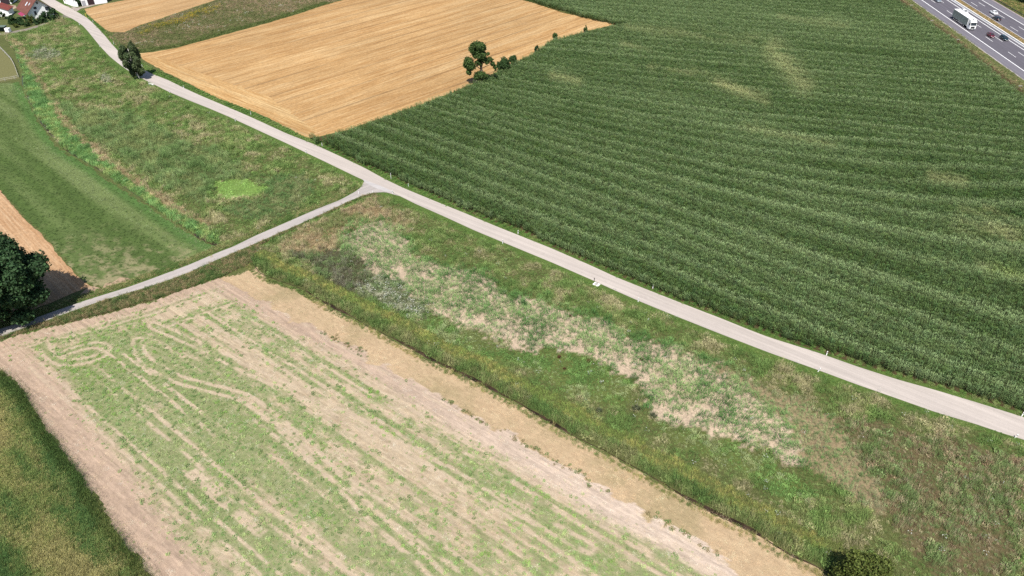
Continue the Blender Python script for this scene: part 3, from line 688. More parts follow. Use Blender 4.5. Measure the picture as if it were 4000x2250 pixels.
# --- maize
far = [(4000, 361), (3971, 342), (3894, 280), (3816, 218), (3738, 155), (3660, 101), (3583, 43), (3517, 0), (3430, -66)]
edge = [(2105, 0), (2311, 58), (2451, 86), (2404, 93), (2272, 122), (2155, 150), (2078, 204), (2019, 231), (1893, 297), (1828, 327), (1660, 392), (1505, 447), (1350, 499), (1225, 541)]
CW = np.vstack([PP(CORN), P(4300, 1690)[None], P(4300, 600, 2.3)[None], PP(far, 2.3), P(2000, -75, 2.3)[None], PP(edge, 2.3)])
c_, s_ = math.cos(D_ROW), math.sin(D_ROW)
uw = CW[:, 0]*c_+CW[:, 1]*s_; vw = -CW[:, 0]*s_+CW[:, 1]*c_
uu, vv = np.meshgrid(np.arange(uw.min(), uw.max(), .78), np.arange(vw.min(), vw.max(), .75))
uu = (uu+(R.random(uu.shape)-.5)*.2).ravel(); vv = (vv+(R.random(vv.shape)-.5)*.1).ravel()
g = np.stack([uu*c_-vv*s_, uu*s_+vv*c_], -1)
j = np.stack([fbm(g[:, 0]*.5, g[:, 1]*.5, 3, 2)-.5, fbm(g[:, 0]*.5+7, g[:, 1]*.5, 5, 2)-.5], -1)*1.1
x, y = PIX(g[:, 0], g[:, 1], 1.5)
ok = inside(CW, g[:, 0]+j[:, 0], g[:, 1]+j[:, 1]) & (x < 4090) & (y > -70)
g, uu, vv, x, y = g[ok], uu[ok], vv[ok], x[ok], y[ok]
wb = (fbm(uu*.006, vv*.01, 4, 2)-.5)*10
fine = fbm(uu*.07, vv*.2, 2, 4)
pr1, pr2 = P(2500, 850, 2.3), P(2600, 460, 2.3)   # further off the passes swing round with the slope
v1 = -pr1[0]*s_+pr1[1]*c_; u2, v2 = pr2[0]*c_+pr2[1]*s_, -pr2[0]*s_+pr2[1]*c_
vb = vv-.33*np.clip((vv-v1-6)/(v2-v1), 0, 1.35)*np.clip(uu-u2, -130, 130)+wb*.10
ln = np.round(vb/5.75); dv = vb-ln*5.75+(vn(ln*3.7, ln*0, 2)-.5)*1.2
bl = np.exp(-(dv/.95)**2)*(.40+.75*vn(ln*5.3, ln*0+2, 4)*(.45+.55*(ln % 2)))*sstep(.05, .42, fbm(uu*.010+ln*1.7, ln*2.3, 3, 3)) # paler bands along the drill passes
bl = np.clip(bl*1.2+.14*sstep(.42, .7, fine)+.18*sstep(.45, .75, fbm(uu*.012, vv*.03, 5, 3)), 0, 1)
cc = G(70, 96, 43)[None]*(1-bl[:, None])+G(118, 140, 86)[None]*bl[:, None]
def spot(x0, y0, x1, y1, wd):
    d, _, _ = dist_line([(x0, y0), (x1, y1)], x, y); return np.exp(-(d/wd)**2)
yl = np.zeros(len(x))
for a, k in (((2540, 268, 2760, 300, 16), .8), ((2700, 290, 2990, 392, 20), 1), ((3020, 200, 3140, 330, 42), .7), ((3760, 860, 3960, 930, 42), 1.0), ((3640, 690, 3760, 715, 22), .7), ((3850, 820, 3960, 870, 18), .8),
             ((2430, 175, 2540, 190, 12), .5), ((2160, 300, 2260, 320, 18), .6), ((2450, 110, 2950, 160, 22), .35), ((3050, 70, 3300, 110, 20), .3), ((3830, 1040, 3990, 1090, 20), .45), ((2900, 500, 3250, 570, 14), .4)):
    yl = np.maximum(yl, k*spot(*a))
yl = yl*sstep(.3, .6, fine)
cc = cc*(1-.75*yl[:, None])+G(160, 164, 104)[None]*.75*yl[:, None]
ylg = spot(3880, 1050, 3990, 1080, 24)[:, None]*.6; cc = cc*(1-ylg)+G(112, 138, 62)[None]*ylg
cc = cc*R.uniform(.84, 1.18, (len(x), 1))+R.normal(0, .004, (len(x), 3))
hz = .95+.10*bl+R.normal(0, .10, len(x)); wdt = R.uniform(.9, 1.15, len(x))
scatter('maize_plants', 'tall dark green maize field filling the slope right of the road', 'maize', ['corn'], g, np.zeros(len(g)), np.stack([wdt, wdt, hz*(1-.12*yl)], -1), cc, rz=D_ROW+math.pi*(R.random(len(g)) < .5)+R.normal(0, .12, len(g)))

# --- the big meadow between road and ditch
SANDY = OV([(900, 690), (1000, 700), (1080, 785), (1200, 840), (1330, 890), (1500, 905), (1600, 960), (1640, 1045), (1800, 1090), (1960, 1160)])
KM_ = ['grass', 'tuft', 'spike', 'leafy', 'tall']
SPEC = {  # kinds, colours, scale, keep
 'base': ((.60, .04, .14, .22, 0), [(92, 120, 52), (104, 130, 58), (118, 136, 70), (124, 132, 72), (148, 142, 98)], (.7, 1.25), 1),
 'dry': ((.85, 0, .15, 0, 0), [(118, 128, 70), (152, 142, 98), (170, 150, 112), (146, 132, 92)], (.8, 1.3), .95),
 'purple': ((.1, 0, .6, .3, 0), [(92, 108, 62), (108, 108, 80), (116, 112, 92), (102, 106, 76), (98, 120, 66)], (.8, 1.2), 1),
 'silver': ((0, 0, .2, .8, 0), [(104, 124, 74), (134, 138, 104), (150, 150, 122), (116, 128, 82)], (.7, 1.1), 1),
 'tuft': ((0, .9, .1, 0, 0), [(76, 118, 52), (92, 132, 62), (108, 144, 74), (124, 152, 84)], (1.05, 2.05), 1),
 'lime': ((.5, 0, 0, .5, 0), [(88, 122, 52), (100, 134, 58), (114, 142, 70), (130, 146, 92), (124, 134, 80)], (.5, 1.0), 1),
 'reed': ((.08, .27, .65, 0, 0), [(92, 128, 62), (110, 142, 76), (130, 152, 92), (100, 128, 66), (140, 144, 98)], (.7, 1.35), 1),
 'rust': ((.40, .06, .38, .16, 0), [(98, 120, 62), (114, 132, 74), (132, 136, 86), (152, 134, 100), (126, 104, 76), (104, 124, 64), (112, 134, 78), (150, 140, 104), (100, 122, 62)], (.7, 1.3), .97),
 'lime2': ((.3, 0, 0, .7, 0), [(126, 164, 70), (138, 174, 80), (144, 170, 96)], (.35, .6), 1),
 'brookside': ((.9, 0, 0, .1, 0), [(88, 128, 64), (102, 142, 72), (116, 150, 76), (136, 154, 80)], (.8, 1.2), 1),
 'tuftw': ((.1, .7, .2, 0, 0), [(80, 114, 56), (92, 126, 64), (112, 132, 72), (128, 136, 84)], (.6, 1.3), .8),
 'sparse': ((0, .8, .2, 0, 0), [(100, 130, 80), (120, 140, 92)], (.6, 1.1), .4),
 'spikew': ((.25, .2, .5, .05, 0), [(88, 116, 56), (102, 130, 68), (122, 144, 84), (98, 120, 60), (124, 136, 76)], (.8, 1.4), .9)}
def meadow(name, label, poly, zs, step, jit, grow=1.0, line=None, tone=1.0):
    g = fill(poly, step); X, Y = g[:, 0], g[:, 1]; px, py = PIX(X, Y); n = len(g)
    z_ = zone(zs, px, py, X, Y, 'base', jit)
    kid = np.zeros(n, int); col = np.zeros((n, 3)); scl = np.ones(n); keep = np.ones(n, bool)
    nz = .5*fbm(X*.14, Y*.14, 2, 4)+.5*vn(X*.42, Y*.42, 5)
    for k in set(z_):
        m = z_ == k; pr, cols, sr, kp = SPEC[k]; c = m.sum()
        kid[m] = mixkind(c, pr); col[m] = choose(c, cols, nz[m]); scl[m] = R.uniform(*sr, c)*(.55+.95*sstep(.25, .75, .5*vn(X[m]*.33, Y[m]*.33, 6)+.5*vn(X[m]*.75, Y[m]*.75, 2))); 
        if k in ('reed', 'tuftw', 'spikew'): scl[m] = R.uniform(*sr, c)*((.62+.76*sstep(.2, .8, vn(X[m]*.38, Y[m]*.38, 3))) if k == 'spikew' else (.75+.5*vn(X[m]*.6, Y[m]*.6, 3)))
        if k == 'tuft': scl[m] = np.clip(R.lognormal(.50, .28, c), .7, 2.4)
        if k in ('tuft', 'reed'):    # plants stand closer away from the open sandy edge
            sandy = sstep(.40, .62, .45*fbm(X[m]*.11, Y[m]*.11, 3, 3)+.45*fbm(X[m]*.4, Y[m]*.4, 1, 3)+(.10 if k == 'reed' else 0)+.07+.0020*np.clip(dist_line(SANDY, px[m], py[m])[0]*1.0-60, -60, 90))
            cell = {'tuft': 1.0, 'reed': .72}[k]; idx = np.flatnonzero(m); one = np.zeros(n, bool)
            one[idx[np.unique(np.floor(X[m]/cell)*10007+np.floor(Y[m]/cell), return_index=True)[1]]] = True
            kp = one[m]*np.where(sandy > 0, .52+.48*sandy, .42)
        keep[m] = R.random(c) < kp
    dr = np.minimum(dist_line(RC, X, Y)[0]-2.7, dist_line((ll+lr)/2, X, Y)[0]-1.6)
    v = dr < .5+2.6*fbm(X*.3, Y*.3, 1, 3)
    kid[v] = np.where(R.random(v.sum()) < .8, 0, 3); col[v] = choose(v.sum(), [(84, 118, 48), (98, 132, 54), (124, 138, 70)], nz[v]); scl[v] = R.uniform(.35, .65, v.sum())
    keep[v] = True; keep[dr < .38] = False
    if line is not None:
        d, _, _ = dist_line(line, X, Y); d = d+(fbm(X*.35, Y*.35, 3, 3)-.5)*1.8
        b = d < 2.6; kid[b] = mixkind(b.sum(), (.55, 0, .35, .1, 0)); col[b] = choose(b.sum(), [(80, 108, 46), (92, 116, 52), (106, 122, 60), (124, 126, 74)], nz[b]); scl[b] = R.uniform(1.2, 2.0, b.sum()); keep[b] = True
        b = (d >= 2.6) & (d < 5.6); kid[b] = 0; col[b] = choose(b.sum(), [(116, 138, 56), (142, 150, 64), (156, 152, 74), (122, 136, 62)], nz[b]); scl[b] = R.uniform(.7, 1.1, b.sum()); keep[b] = True
        keep[dist_line(line, X, Y)[0] < .5] = False
    scatter(name, label, 'meadow plants', KM_, g[keep], kid[keep], scl[keep]*grow, col[keep]*tone)
    return g, z_
mg, mz = meadow('meadow_weeds', 'mixed weeds, tufts and dry grass between the road and the ditch', MEAD, Z_M, .5, 26, 1.05, ditch, tone=1.1)
wg, wz = meadow('wetland_weeds', 'green tufts and tall weeds in the damp meadow left of the road', WET, Z_W, .62, 17, 1.2, tone=1.22)
# pale blossoms over the silvery patches and here and there
def blooms(name, label, g, z_, zn, prob, cols, sc=(.9, 1.4), extra=.006):
    m = ((z_ == zn) & (R.random(len(g)) < prob)) | (R.random(len(g)) < extra); q = g[m]+R.normal(0, .2, (m.sum(), 2)); n = len(q)
    scatter(name, label, 'blossoms', ['bloom'], q, np.zeros(n), R.uniform(*sc, n), lin(np.array(cols, float)[R.integers(0, len(cols), n)])*.8)
blooms('meadow_blossoms', 'scattered whitish blossoms in the big meadow', mg, mz, 'silver', .26, [(214, 216, 208), (190, 196, 184)])
blooms('wetland_blossoms', 'pale whitish flower heads in the damp meadow', wg, wz, 'silver', .30, [(206, 204, 194), (180, 184, 170)], extra=.004)

# --- yellow green fringe on the field side of the ditch
g = np.repeat(ditch, 7, 0); d = R.uniform(.5, 1.5, len(g)); side = -1
q = offset(ditch, 1.0)-ditch; g = g-np.repeat(q, 7, 0)*0
fr = np.vstack([ditch+q*(-s)*1.0 for s in ()]) if False else None
s_in = 1 if inside(PP(FIELD_K), *(ditch+q*2)[60:61].T)[0] else -1
g = g+np.repeat(q, 7, 0)*s_in*d[:, None]+R.normal(0, .25, g.shape); n = len(g)
scatter('ditch_fringe_grass', 'yellow green grass fringe along the field side of the ditch', 'grass', ['grass'], g, np.zeros(n), R.uniform(.5, .95, n), choose(n, [(104, 126, 56), (136, 142, 66), (158, 150, 84)], fbm(g[:, 0]*.2, g[:, 1]*.2, 2)))
# --- verges
def verge(name, label, pl, side, a, b, per, cols, sc, kinds=('grass', 'leafy'), pr=(.85, .15), skip=None):
    k = int(per*len(pl)); i = R.integers(0, len(pl), k); nrm = offset(pl, 1.0)-pl
    dd = a+(b-a)*R.random(k); g = pl[i]+nrm[i]*(side*dd)[:, None]+R.normal(0, .3, (k, 2))
    x, y = PIX(g[:, 0], g[:, 1]); ok = (x > -120) & (x < 4120) & (y > -80) & (y < 2400)
    for s in (skip or []): ok &= ~inside(s, x, y)
    g = g[ok]; n = len(g)
    scatter(name, label, 'grass', list(kinds), g, mixkind(n, pr), R.uniform(*sc, n), choose(n, cols, .5*fbm(g[:, 0]*.2, g[:, 1]*.2, 2)+.5*fbm(g[:, 0]*.8, g[:, 1]*.8, 3)))
VG = [(78, 116, 44), (92, 132, 52), (108, 140, 58), (128, 142, 76)]
rs = 1 if (offset(RC, 1.0)-RC)[130]@(rr-rl)[130] > 0 else -1
SKIP_R = [[(262, 10), (300, 50), (330, 34), (420, 0), (420, -60), (250, -60)]]
verge('road_verge', 'bright green grass verge between the road and the crops', rr, rs, .5, 2.7, 42, VG, (.4, .8), skip=SKIP_R+[STUB_A, STUB_B])
lc = (ll+lr)/2; ls = 1 if (offset(lc, 1.0)-lc)[100]@(lr-ll)[100] > 0 else -1
SK = [[(1380, 650), (1620, 720), (1560, 790), (1400, 730)]]
verge('lane_verge', 'green grass verge on the upper side of the farm lane', lr, ls, .6, 2.4, 30, [(88, 116, 50), (104, 128, 58), (150, 142, 88), (120, 132, 66)], (.4, .8), skip=SK)
verge('lane_bank', 'dark weedy bank on the lower side of the farm lane', ll, -ls, .65, 6.5, 84, [(72, 100, 44), (86, 112, 48), (124, 118, 70), (150, 128, 90), (84, 104, 50)], (.5, 1.1), ('grass', 'leafy', 'spike'), (.6, .2, .2), skip=SK+[MEAD, FIELD_K])
# --- sparse growth and straw of the sown field
g = fill(FIELD_K, .29); tan, bare, gr_, trk, u, v = k_zones(g[:, 0], g[:, 1]); n = len(g)
rn = R.random(n); m = (~tan) & (rn < gr_*.62+.010)
q = g[m]; k = m.sum(); nz = .5*fbm(q[:, 0]*.05, q[:, 1]*.05, 3)+.5*fbm(q[:, 0]*.3, q[:, 1]*.3, 4)
scatter('sown_growth', 'thin bright green growth in streaks over the pale field', 'crop', ['sprout', 'leafy'], q, mixkind(k, (.8, .2)), R.uniform(.4, .95, k), 1.22*choose(k, [(114, 148, 58), (108, 140, 70), (128, 150, 80), (104, 130, 68), (138, 154, 90)], nz))
m = (tan & (rn < .25)) | ((~tan) & (rn > .91)); q = g[m]; k = m.sum()
cl = np.where(tan[m][:, None], choose(k, [(220, 186, 142), (236, 204, 162), (200, 170, 130), (170, 158, 116)], fbm(q[:, 0]*.12, q[:, 1]*.12, 3)), choose(k, [(236, 218, 186), (216, 190, 150)], R.random(k)))
scatter('field_straw', 'loose straw and dry grass lying on the pale field', 'straw', ['straw'], q, np.zeros(k), R.uniform(.5, 1.0, k), cl)
# line of weeds where the bare band meets the tan strip
kl = resample(K_LINE, .6); i = R.integers(0, len(kl), 520); keep = fbm(i*.05, i*0.0, 3, 3) > .47; i = i[keep]; q = kl[i]+R.normal(0, .35, (len(i), 2)); n = len(q)
scatter('field_line_weeds', 'broken line of dark weeds between bare band and tan strip', 'weeds', ['leafy', 'sprout'], q, mixkind(n, (.5, .5)), R.uniform(.5, 1.0, n), choose(n, [(86, 112, 52), (110, 124, 66), (128, 116, 70)], R.random(n)))
# --- low crop of the green field
g = fill(FIELD_H, .56); c_, s_ = math.cos(math.radians(-42)), math.sin(math.radians(-42)); u = g[:, 0]*c_+g[:, 1]*s_; v = -g[:, 0]*s_+g[:, 1]*c_; n = len(g)
sw = sstep(.25, .75, .65*fbm(u*.006, v*.10, 2, 3)+.35*vn(u*.015, v*.55, 4)); x, y = PIX(g[:, 0], g[:, 1]); m = R.random(n) < .9-.5*sstep(900, 1120, y)
scatter('low_green_crop', 'short even green crop left of the brook', 'crop', ['sprout', 'grass'], g[m], mixkind(m.sum(), (.6, .4)), R.uniform(.5, .8, m.sum()), choose(m.sum(), [(86, 112, 52), (98, 124, 60), (116, 138, 76), (134, 150, 96)], sw[m]*1.0+.2*(fbm(u[m]*.3, v[m]*.3, 5)-.5), .3))
# --- tall crop in the near corner
TALL = [(-320, 1500), (0, 1462), (88, 1535), (140, 1636), (178, 1692), (240, 1768), (318, 1876), (365, 1960), (418, 2050), (488, 2140), (578, 2255), (705, 2430), (-700, 2430)]
TW = PP(TALL); g = fill(TALL, .40); jj = (fbm(g[:, 0]*.7, g[:, 1]*.7, 2, 2)-.5)*1.0
d, _, _ = dist_line(K_EDGE, g[:, 0], g[:, 1]); ok = d+jj > .15; g, d = g[ok], d[ok]; n = len(g)
uu_ = g[:, 0]*c_+g[:, 1]*s_; v_ = -g[:, 0]*s_+g[:, 1]*c_; nz = fbm(uu_*.10, v_*.32, 3, 4)*.75+.34*np.exp(-((d-7+3*(fbm(uu_*.08, v_*.1, 5)-.5))/5.5)**2)
col = 1.08*choose(n, [(74, 110, 56), (88, 120, 60), (112, 130, 66), (136, 142, 78), (156, 150, 94)], nz-.08, .2)
e = d < 1.7+(fbm(g[:, 0]*.3, g[:, 1]*.3, 5)-.5)*1.2; col[e] = choose(e.sum(), [(62, 88, 38), (78, 98, 44), (104, 112, 56)], nz[e])
scatter('tall_meadow_crop', 'tall olive and gold crop standing in the near corner', 'crop', ['tall', 'grass'], g, mixkind(n, (.75, .25)), np.where(e, R.uniform(1.0, 1.4, n), R.uniform(.85, 1.1, n)), col, lean=(.30, .22))
# --- fallow strip between the stubble fields
FAL = [(400, 118), (431, 128), (486, 129), (544, 102), (622, 77), (738, 38), (839, 4), (1100, -87), (1640, -103), (1338, -1), (1272, 17), (1155, 56), (1000, 101), (855, 140), (699, 183), (594, 202), (548, 206), (512, 226), (470, 196), (440, 160)]
g = fill(FAL, .75); X_, Y_ = g.T; x, y = PIX(X_, Y_); n = len(g); nz = .5*fbm(X_*.08, Y_*.08, 2, 4)+.5*fbm(X_*.4, Y_*.4, 3, 3)
col = choose(n, [(100, 108, 56), (122, 118, 72), (138, 122, 86), (152, 130, 98)], nz+.1*sstep(700, 1300, x))
dl_, _, _ = dist_line(PP([(560, 205), (699, 184), (855, 141), (1000, 102), (1155, 57), (1272, 18)]), X_, Y_); e = dl_ < 3.5; col[e] = choose(e.sum(), [(86, 104, 44), (100, 112, 52)], nz[e])
scatter('fallow_weeds', 'brownish fallow weeds between the two stubble fields', 'weeds', ['grass', 'leafy', 'spike'], g, mixkind(n, (.6, .2, .2)), R.uniform(.8, 1.3, n)*np.where(e, 1.25, 1), col)
f1 = np.exp(-(dist_line([(540, 140), (590, 118), (680, 92), (800, 55), (860, 40)], x, y)[0]/22)**2)*fbm(X_*.25, Y_*.25, 4, 3)
m = R.random(n) < sstep(.33, .6, f1); q = g[m]; k = m.sum()
scatter('yellow_flowers', 'patches of yellow flowers in the fallow strip', 'flowers', ['bloom'], q, np.zeros(k), R.uniform(1.3, 1.9, k), lin(np.array([(206, 176, 30), (190, 168, 40)], float)[R.integers(0, 2, k)])*.75)
m = R.random(n) < .05*sstep(.45, .7, fbm(X_*.15, Y_*.15, 1, 3)); q = g[m]; k = m.sum()
scatter('white_flowers', 'whitish flower heads dotted over the fallow strip', 'flowers', ['bloom'], q, np.zeros(k), R.uniform(1.1, 1.7, k), np.tile(lin((225, 225, 215))*.8, (k, 1)))
# --- green ditch strip behind the big stubble field
STRIP = [(1930, -38), (2043, 1), (2078, 10), (2194, 49), (2311, 76), (2404, 95), (2470, 92), (2455, 82), (2311, 56), (2105, 0), (1990, -40)]
g = fill(STRIP, .55); n = len(g)
scatter('ditch_strip_shrubbery', 'dark green weedy strip between stubble and the far maize', 'weeds', ['grass', 'leafy', 'spike'], g, mixkind(n, (.5, .3, .2)), R.uniform(1.0, 1.6, n), choose(n, [(66, 88, 36), (80, 98, 42), (104, 108, 52)], fbm(g[:, 0]*.2, g[:, 1]*.2, 2)))
# --- motorway verge
MV = [(3440, -62), (3517, -2), (3583, 43), (3660, 101), (3738, 155), (3816, 218), (3894, 280), (4000, 361), (4120, 450), (4150, 420), (4000, 314), (3869, 224), (3764, 142), (3658, 69), (3564, 1), (3500, -50)]
g = fill(MV, .6); d = (g-MO)@MN; n = len(g); nz = .6*np.clip((d+14)/9, 0, 1)+.4*fbm(g[:, 0]*.2, g[:, 1]*.2, 3, 3)
scatter('motorway_verge', 'grassy embankment, green to straw coloured, beside the motorway', 'grass', ['grass', 'leafy'], g, mixkind(n, (.9, .1)), R.uniform(.6, 1.0, n), choose(n, [(98, 124, 60), (116, 132, 68), (142, 138, 86), (160, 140, 100), (124, 132, 74)], nz, .2))
k = 900; s = R.uniform(-50, 150, k); c = R.uniform(14.7, 17.3, k); g = MO+MD*s[:, None]+MN*c[:, None]
scatter('median_grass', 'dry yellowish grass on the motorway median', 'grass', ['grass'], g, np.zeros(k), R.uniform(.4, .8, k), choose(k, [(120, 118, 62), (170, 144, 92), (190, 164, 110)], R.random(k)))
k = 1500; s = R.uniform(-40, 60, k); c = R.uniform(32.8, 42, k); g = MO+MD*s[:, None]+MN*c[:, None]
scatter('wood_edge_grass', 'rough grass below the wood across the motorway', 'grass', ['grass', 'leafy'], g, mixkind(k, (.7, .3)), R.uniform(.8, 1.6, k), choose(k, [(96, 116, 46), (130, 132, 62), (160, 140, 84)], R.random(k)))

# ------------------------------------------------------------------ trees and bushes
BARK = plain('bark', (.11, .085, .065), .9, .2, 0, .4, 4); BIRCH_BARK = plain('birch_bark', (.52, .50, .47), .7, .2, 0, .35, 2)
LM = {k: leafmat('leaf_'+k, np.array(c)) for k, c in dict(oak=(.058, .098, .028), dark=(.036, .074, .029), birch=(.076, .106, .046), olive=(.092, .116, .028), hedge=(.042, .080, .026), wood=(.020, .042, .014), rust=(.12, .05, .03), grey=(.10, .115, .065), blue=(.055, .115, .05)).items()}
def crown_mesh(name, cl, n, size, seed, droop=0.0, gap=.42, shell=.45):
    r = np.random.default_rng(seed); cl = np.array(cl, float)
    wgt = (cl[:, 3]*cl[:, 4]*cl[:, 5])**.75; ki = r.choice(len(cl), n, p=wgt/wgt.sum()); c = cl[ki]
    d = r.normal(size=(n, 3)); d /= np.linalg.norm(d, axis=1)[:, None]
    q = r.random(n)**shell
    p = c[:, :3]+d*c[:, 3:6]*q[:, None]*(1+.25*r.normal(size=(n, 1))*.6)
    # leave gaps between twigs
    nz = vn(p[:, 0]*1.1+p[:, 2]*.9+37, p[:, 1]*1.1-p[:, 2]*.8+11, seed % 7)*.6+vn(p[:, 0]*.5+9, p[:, 2]*.55+p[:, 1]*.4, (seed+3) % 7)*.4
    ok = (nz > gap) & (p[:, 2] > .15); p, d = p[ok], d[ok]; n = len(p)
    nr = d*.9+r.normal(size=(n, 3))*.7+np.array([0, 0, .35]); nr /= np.linalg.norm(nr, axis=1)[:, None]
    u = np.cross(nr, r.normal(size=(n, 3)))
    if droop: u = u*(1-droop)+np.array([0, 0, -1.])*droop; u -= nr*(u*nr).sum(1)[:, None]
    u /= np.linalg.norm(u, axis=1)[:, None]; v = np.cross(nr, u)
    s = size*r.uniform(.6, 1.35, n)[:, None]; a = u*s*(.5+.5*droop); b = v*s*(.36-.16*droop)
    co = np.stack([p-a, p-b, p+a, p+b], 1).reshape(-1, 3)
    me = bpy.data.meshes.new(name); me.vertices.add(len(co)); me.vertices.foreach_set('co', co.astype(np.float32).ravel())
    fill_mesh(me, np.arange(len(co)).reshape(-1, 4))
    t = np.ones((n, 4), np.float32); t[:, :3] = (r.uniform(.62, 1.45, n)*(.8+.4*vn(p[:, 0]*.8, p[:, 2]*.8+p[:, 1]*.5, 2)))[:, None]*np.array([1, 1, 1])+r.normal(0, .05, (n, 3))
    me.attributes.new('tint', 'FLOAT_COLOR', 'FACE').data.foreach_set('color', np.clip(t, .1, 2.2).ravel()); return me
def tree(name, label, cat, base, cl, n, size, leaf, seed, trunk=None, tr=.25, group=None, bark=None, **k):
    root = empty(name, (*base, 0)); tag(root, label, cat, group)
    link('crown', crown_mesh('crown', cl, n, size, seed, **k), LM[leaf], root)
    b = MB(); r = random.Random(seed)
    trunk = trunk or [(0, 0, -.2), (0, 0, max(c[2] for c in cl)*.75)]
    m = len(trunk); b.tube(trunk, [tr*(1-.65*i/(m-1)) for i in range(m)], 9)
    for c in cl:
        t = r.uniform(.35, .8); a = Vector(trunk[0]).lerp(Vector(trunk[-1]), t); e = Vector(c[:3])
        if (e-a).length > .4:
            mid = a.lerp(e, .5)+Vector((r.uniform(-.2, .2), r.uniform(-.2, .2), .15)); b.tube([a, mid, e], [tr*.38, tr*.25, tr*.08], 6)
    b.build('trunk', bark or BARK, root, True)
    return root
def blobs(w_, h, n, seed, z0=.5, d=None):
    r = random.Random(seed); d = d or w_; o = []
    for i in range(n):
        a = r.uniform(0, 6.283); q = math.sqrt(r.random())*.62; z = r.uniform(z0, h*.82); f = 1-.45*(z/h)**2
        s = r.uniform(.28, .42); o.append((math.cos(a)*q*w_*f, math.sin(a)*q*d*f, z, w_*s, d*s, h*s*.55))
    return o
xy = lambda x, y, h=0: tuple(float(q) for q in P(x, y, h))
# oak by the maize, an open crown with an arched gap on the right
K = 1/49.6; zx = lambda a: (a-775)*K; zz = lambda b_: (985-b_)*K
oak = [(zx(710), .2, zz(350), 2.5, 2.2, 1.7), (zx(640), 0, zz(390), 1.5, 1.6, 1.2), (zx(780), .3, zz(340), 1.5, 1.6, 1.3), (zx(760), -.2, zz(470), 1.9, 1.9, 1.3), (zx(690), .2, zz(480), 1.4, 1.5, 1.0),
       (zx(560), 0, zz(580), 1.6, 1.6, 1.4), (zx(530), .2, zz(650), 1.3, 1.3, 1.0), (zx(600), -.2, zz(660), 1.5, 1.5, 1.2), (zx(555), 0, zz(760), .9, .9, 1.0), (zx(725), 0, zz(600), 1.4, 1.3, .9), (zx(800), .1, zz(540), 1.3, 1.3, .8),
       (zx(900), 0, zz(550), 1.2, 1.0, .8), (zx(880), .3, zz(460), .5, .5, .5), (zx(950), 0, zz(620), .75, .8, .8), (zx(985), 0, zz(690), .6, .6, .9), (zx(850), 0, zz(600), .9, .9, .5),
       (zx(740), -.3, zz(800), 1.9, 1.6, 1.1), (zx(690), -.3, zz(840), 1.2, 1.2, .8), (zx(830), -.3, zz(820), .9, .9, .6)]
tree('oak_tree', 'dark open crowned oak standing alone between stubble and maize', 'tree', xy(1885, 333), oak, 30000, .46, 'oak', 21, [(0, 0, -.2), (-.15, 0, 3), (-.3, .1, 6.2), (-.9, .1, 10.5), (-1.2, .2, 12.5)], .42, gap=.30, shell=.5)
tree('hazel_bush', 'dark bushy hazel growing to the right of the oak', 'bush', xy(1968, 284), blobs(3.1, 5.4, 16, 3, .6), 12000, .4, 'hedge', 31, tr=.12, group='bushes along the maize edge')
tree('hazel_bush', 'smaller round bush right behind the hazel by the oak', 'bush', xy(2002, 258), blobs(2.2, 4.0, 12, 4, .5), 4500, .34, 'hedge', 32, tr=.1, group='bushes along the maize edge')
tree('field_bush', 'round green bush halfway along the far maize edge', 'bush', xy(2168, 160), blobs(1.5, 3.2, 10, 5, .5), 5000, .38, 'oak', 33, tr=.1, group='bushes along the maize edge')
tree('field_bush', 'light green sapling near the far corner of the stubble', 'bush', xy(2288, 127), blobs(1.3, 3.4, 9, 6, .6), 3200, .4, 'oak', 34, tr=.1, group='bushes along the maize edge')
tree('field_bush', 'low dark bush at the maize edge behind the hazels', 'bush', xy(2098, 203), blobs(1.3, 3.0, 7, 7, .6), 3000, .36, 'dark', 35, tr=.1, group='bushes along the maize edge')
# birch leaning over the road
r_ = random.Random(9); bc = []
for i in range(34):
    z = r_.uniform(1.6, 11.8); a = r_.uniform(0, 6.283); f = 3.3*math.sin(min(1, (13.4-z)/6.5)*1.5)*(1 if z > 3 else .75); q = math.sqrt(r_.random())*f
    bc.append((math.cos(a)*q-.9, math.sin(a)*q, z, r_.uniform(.7, 1.1), r_.uniform(.7, 1.1), r_.uniform(1.0, 1.7)))
tree('birch_tree', 'birch with drooping dark green crown at the roadside bend', 'tree', xy(546, 309), bc, 40000, .5, 'birch', 22, [(.1, 0, -.2), (-.25, 0, 1.2), (-.5, .1, 4), (-.8, 0, 8), (-.9, .1, 10.4)], .17, bark=BIRCH_BARK, droop=.6, gap=.27, shell=.5)
# the big broad tree in the near left
r_ = random.Random(12); bc = []
for i in range(60):
    a = r_.uniform(0, 6.283); z = r_.uniform(2.6, 16.5); f = 10.6*math.sqrt(max(.05, 1-((z-7.5)/11.5)**2)); q = math.sqrt(r_.uniform(.12, 1))*f*.85
    bc.append((math.cos(a)*q-1.2, math.sin(a)*q, z, r_.uniform(1.7, 2.8), r_.uniform(1.7, 2.8), r_.uniform(1.2, 2.1)))
tree('broad_tree', 'huge dark green spreading tree overhanging the farm lane', 'tree', xy(56, 1252), bc, 105000, .55, 'dark', 23, [(0, 0, -.2), (-.2, .1, 4), (-.9, .2, 9), (-1.4, 0, 14)], .5, gap=.30, shell=.45)
tree('lane_bush', 'bright green bush under the big tree at the lane edge', 'bush', xy(14, 1262), blobs(2.4, 3.2, 9, 8, .5), 8000, .4, 'hedge', 36, tr=.1)
# willow bush at the bottom
tree('willow_bush', 'large olive green willow bush beside the ditch', 'bush', xy(3335, 2335), [(c[0], c[1], c[2], c[3], c[4], c[5]) for c in blobs(4.6, 9.2, 36, 14, .8)], 30000, .30, 'olive', 24, tr=.16, gap=.32)
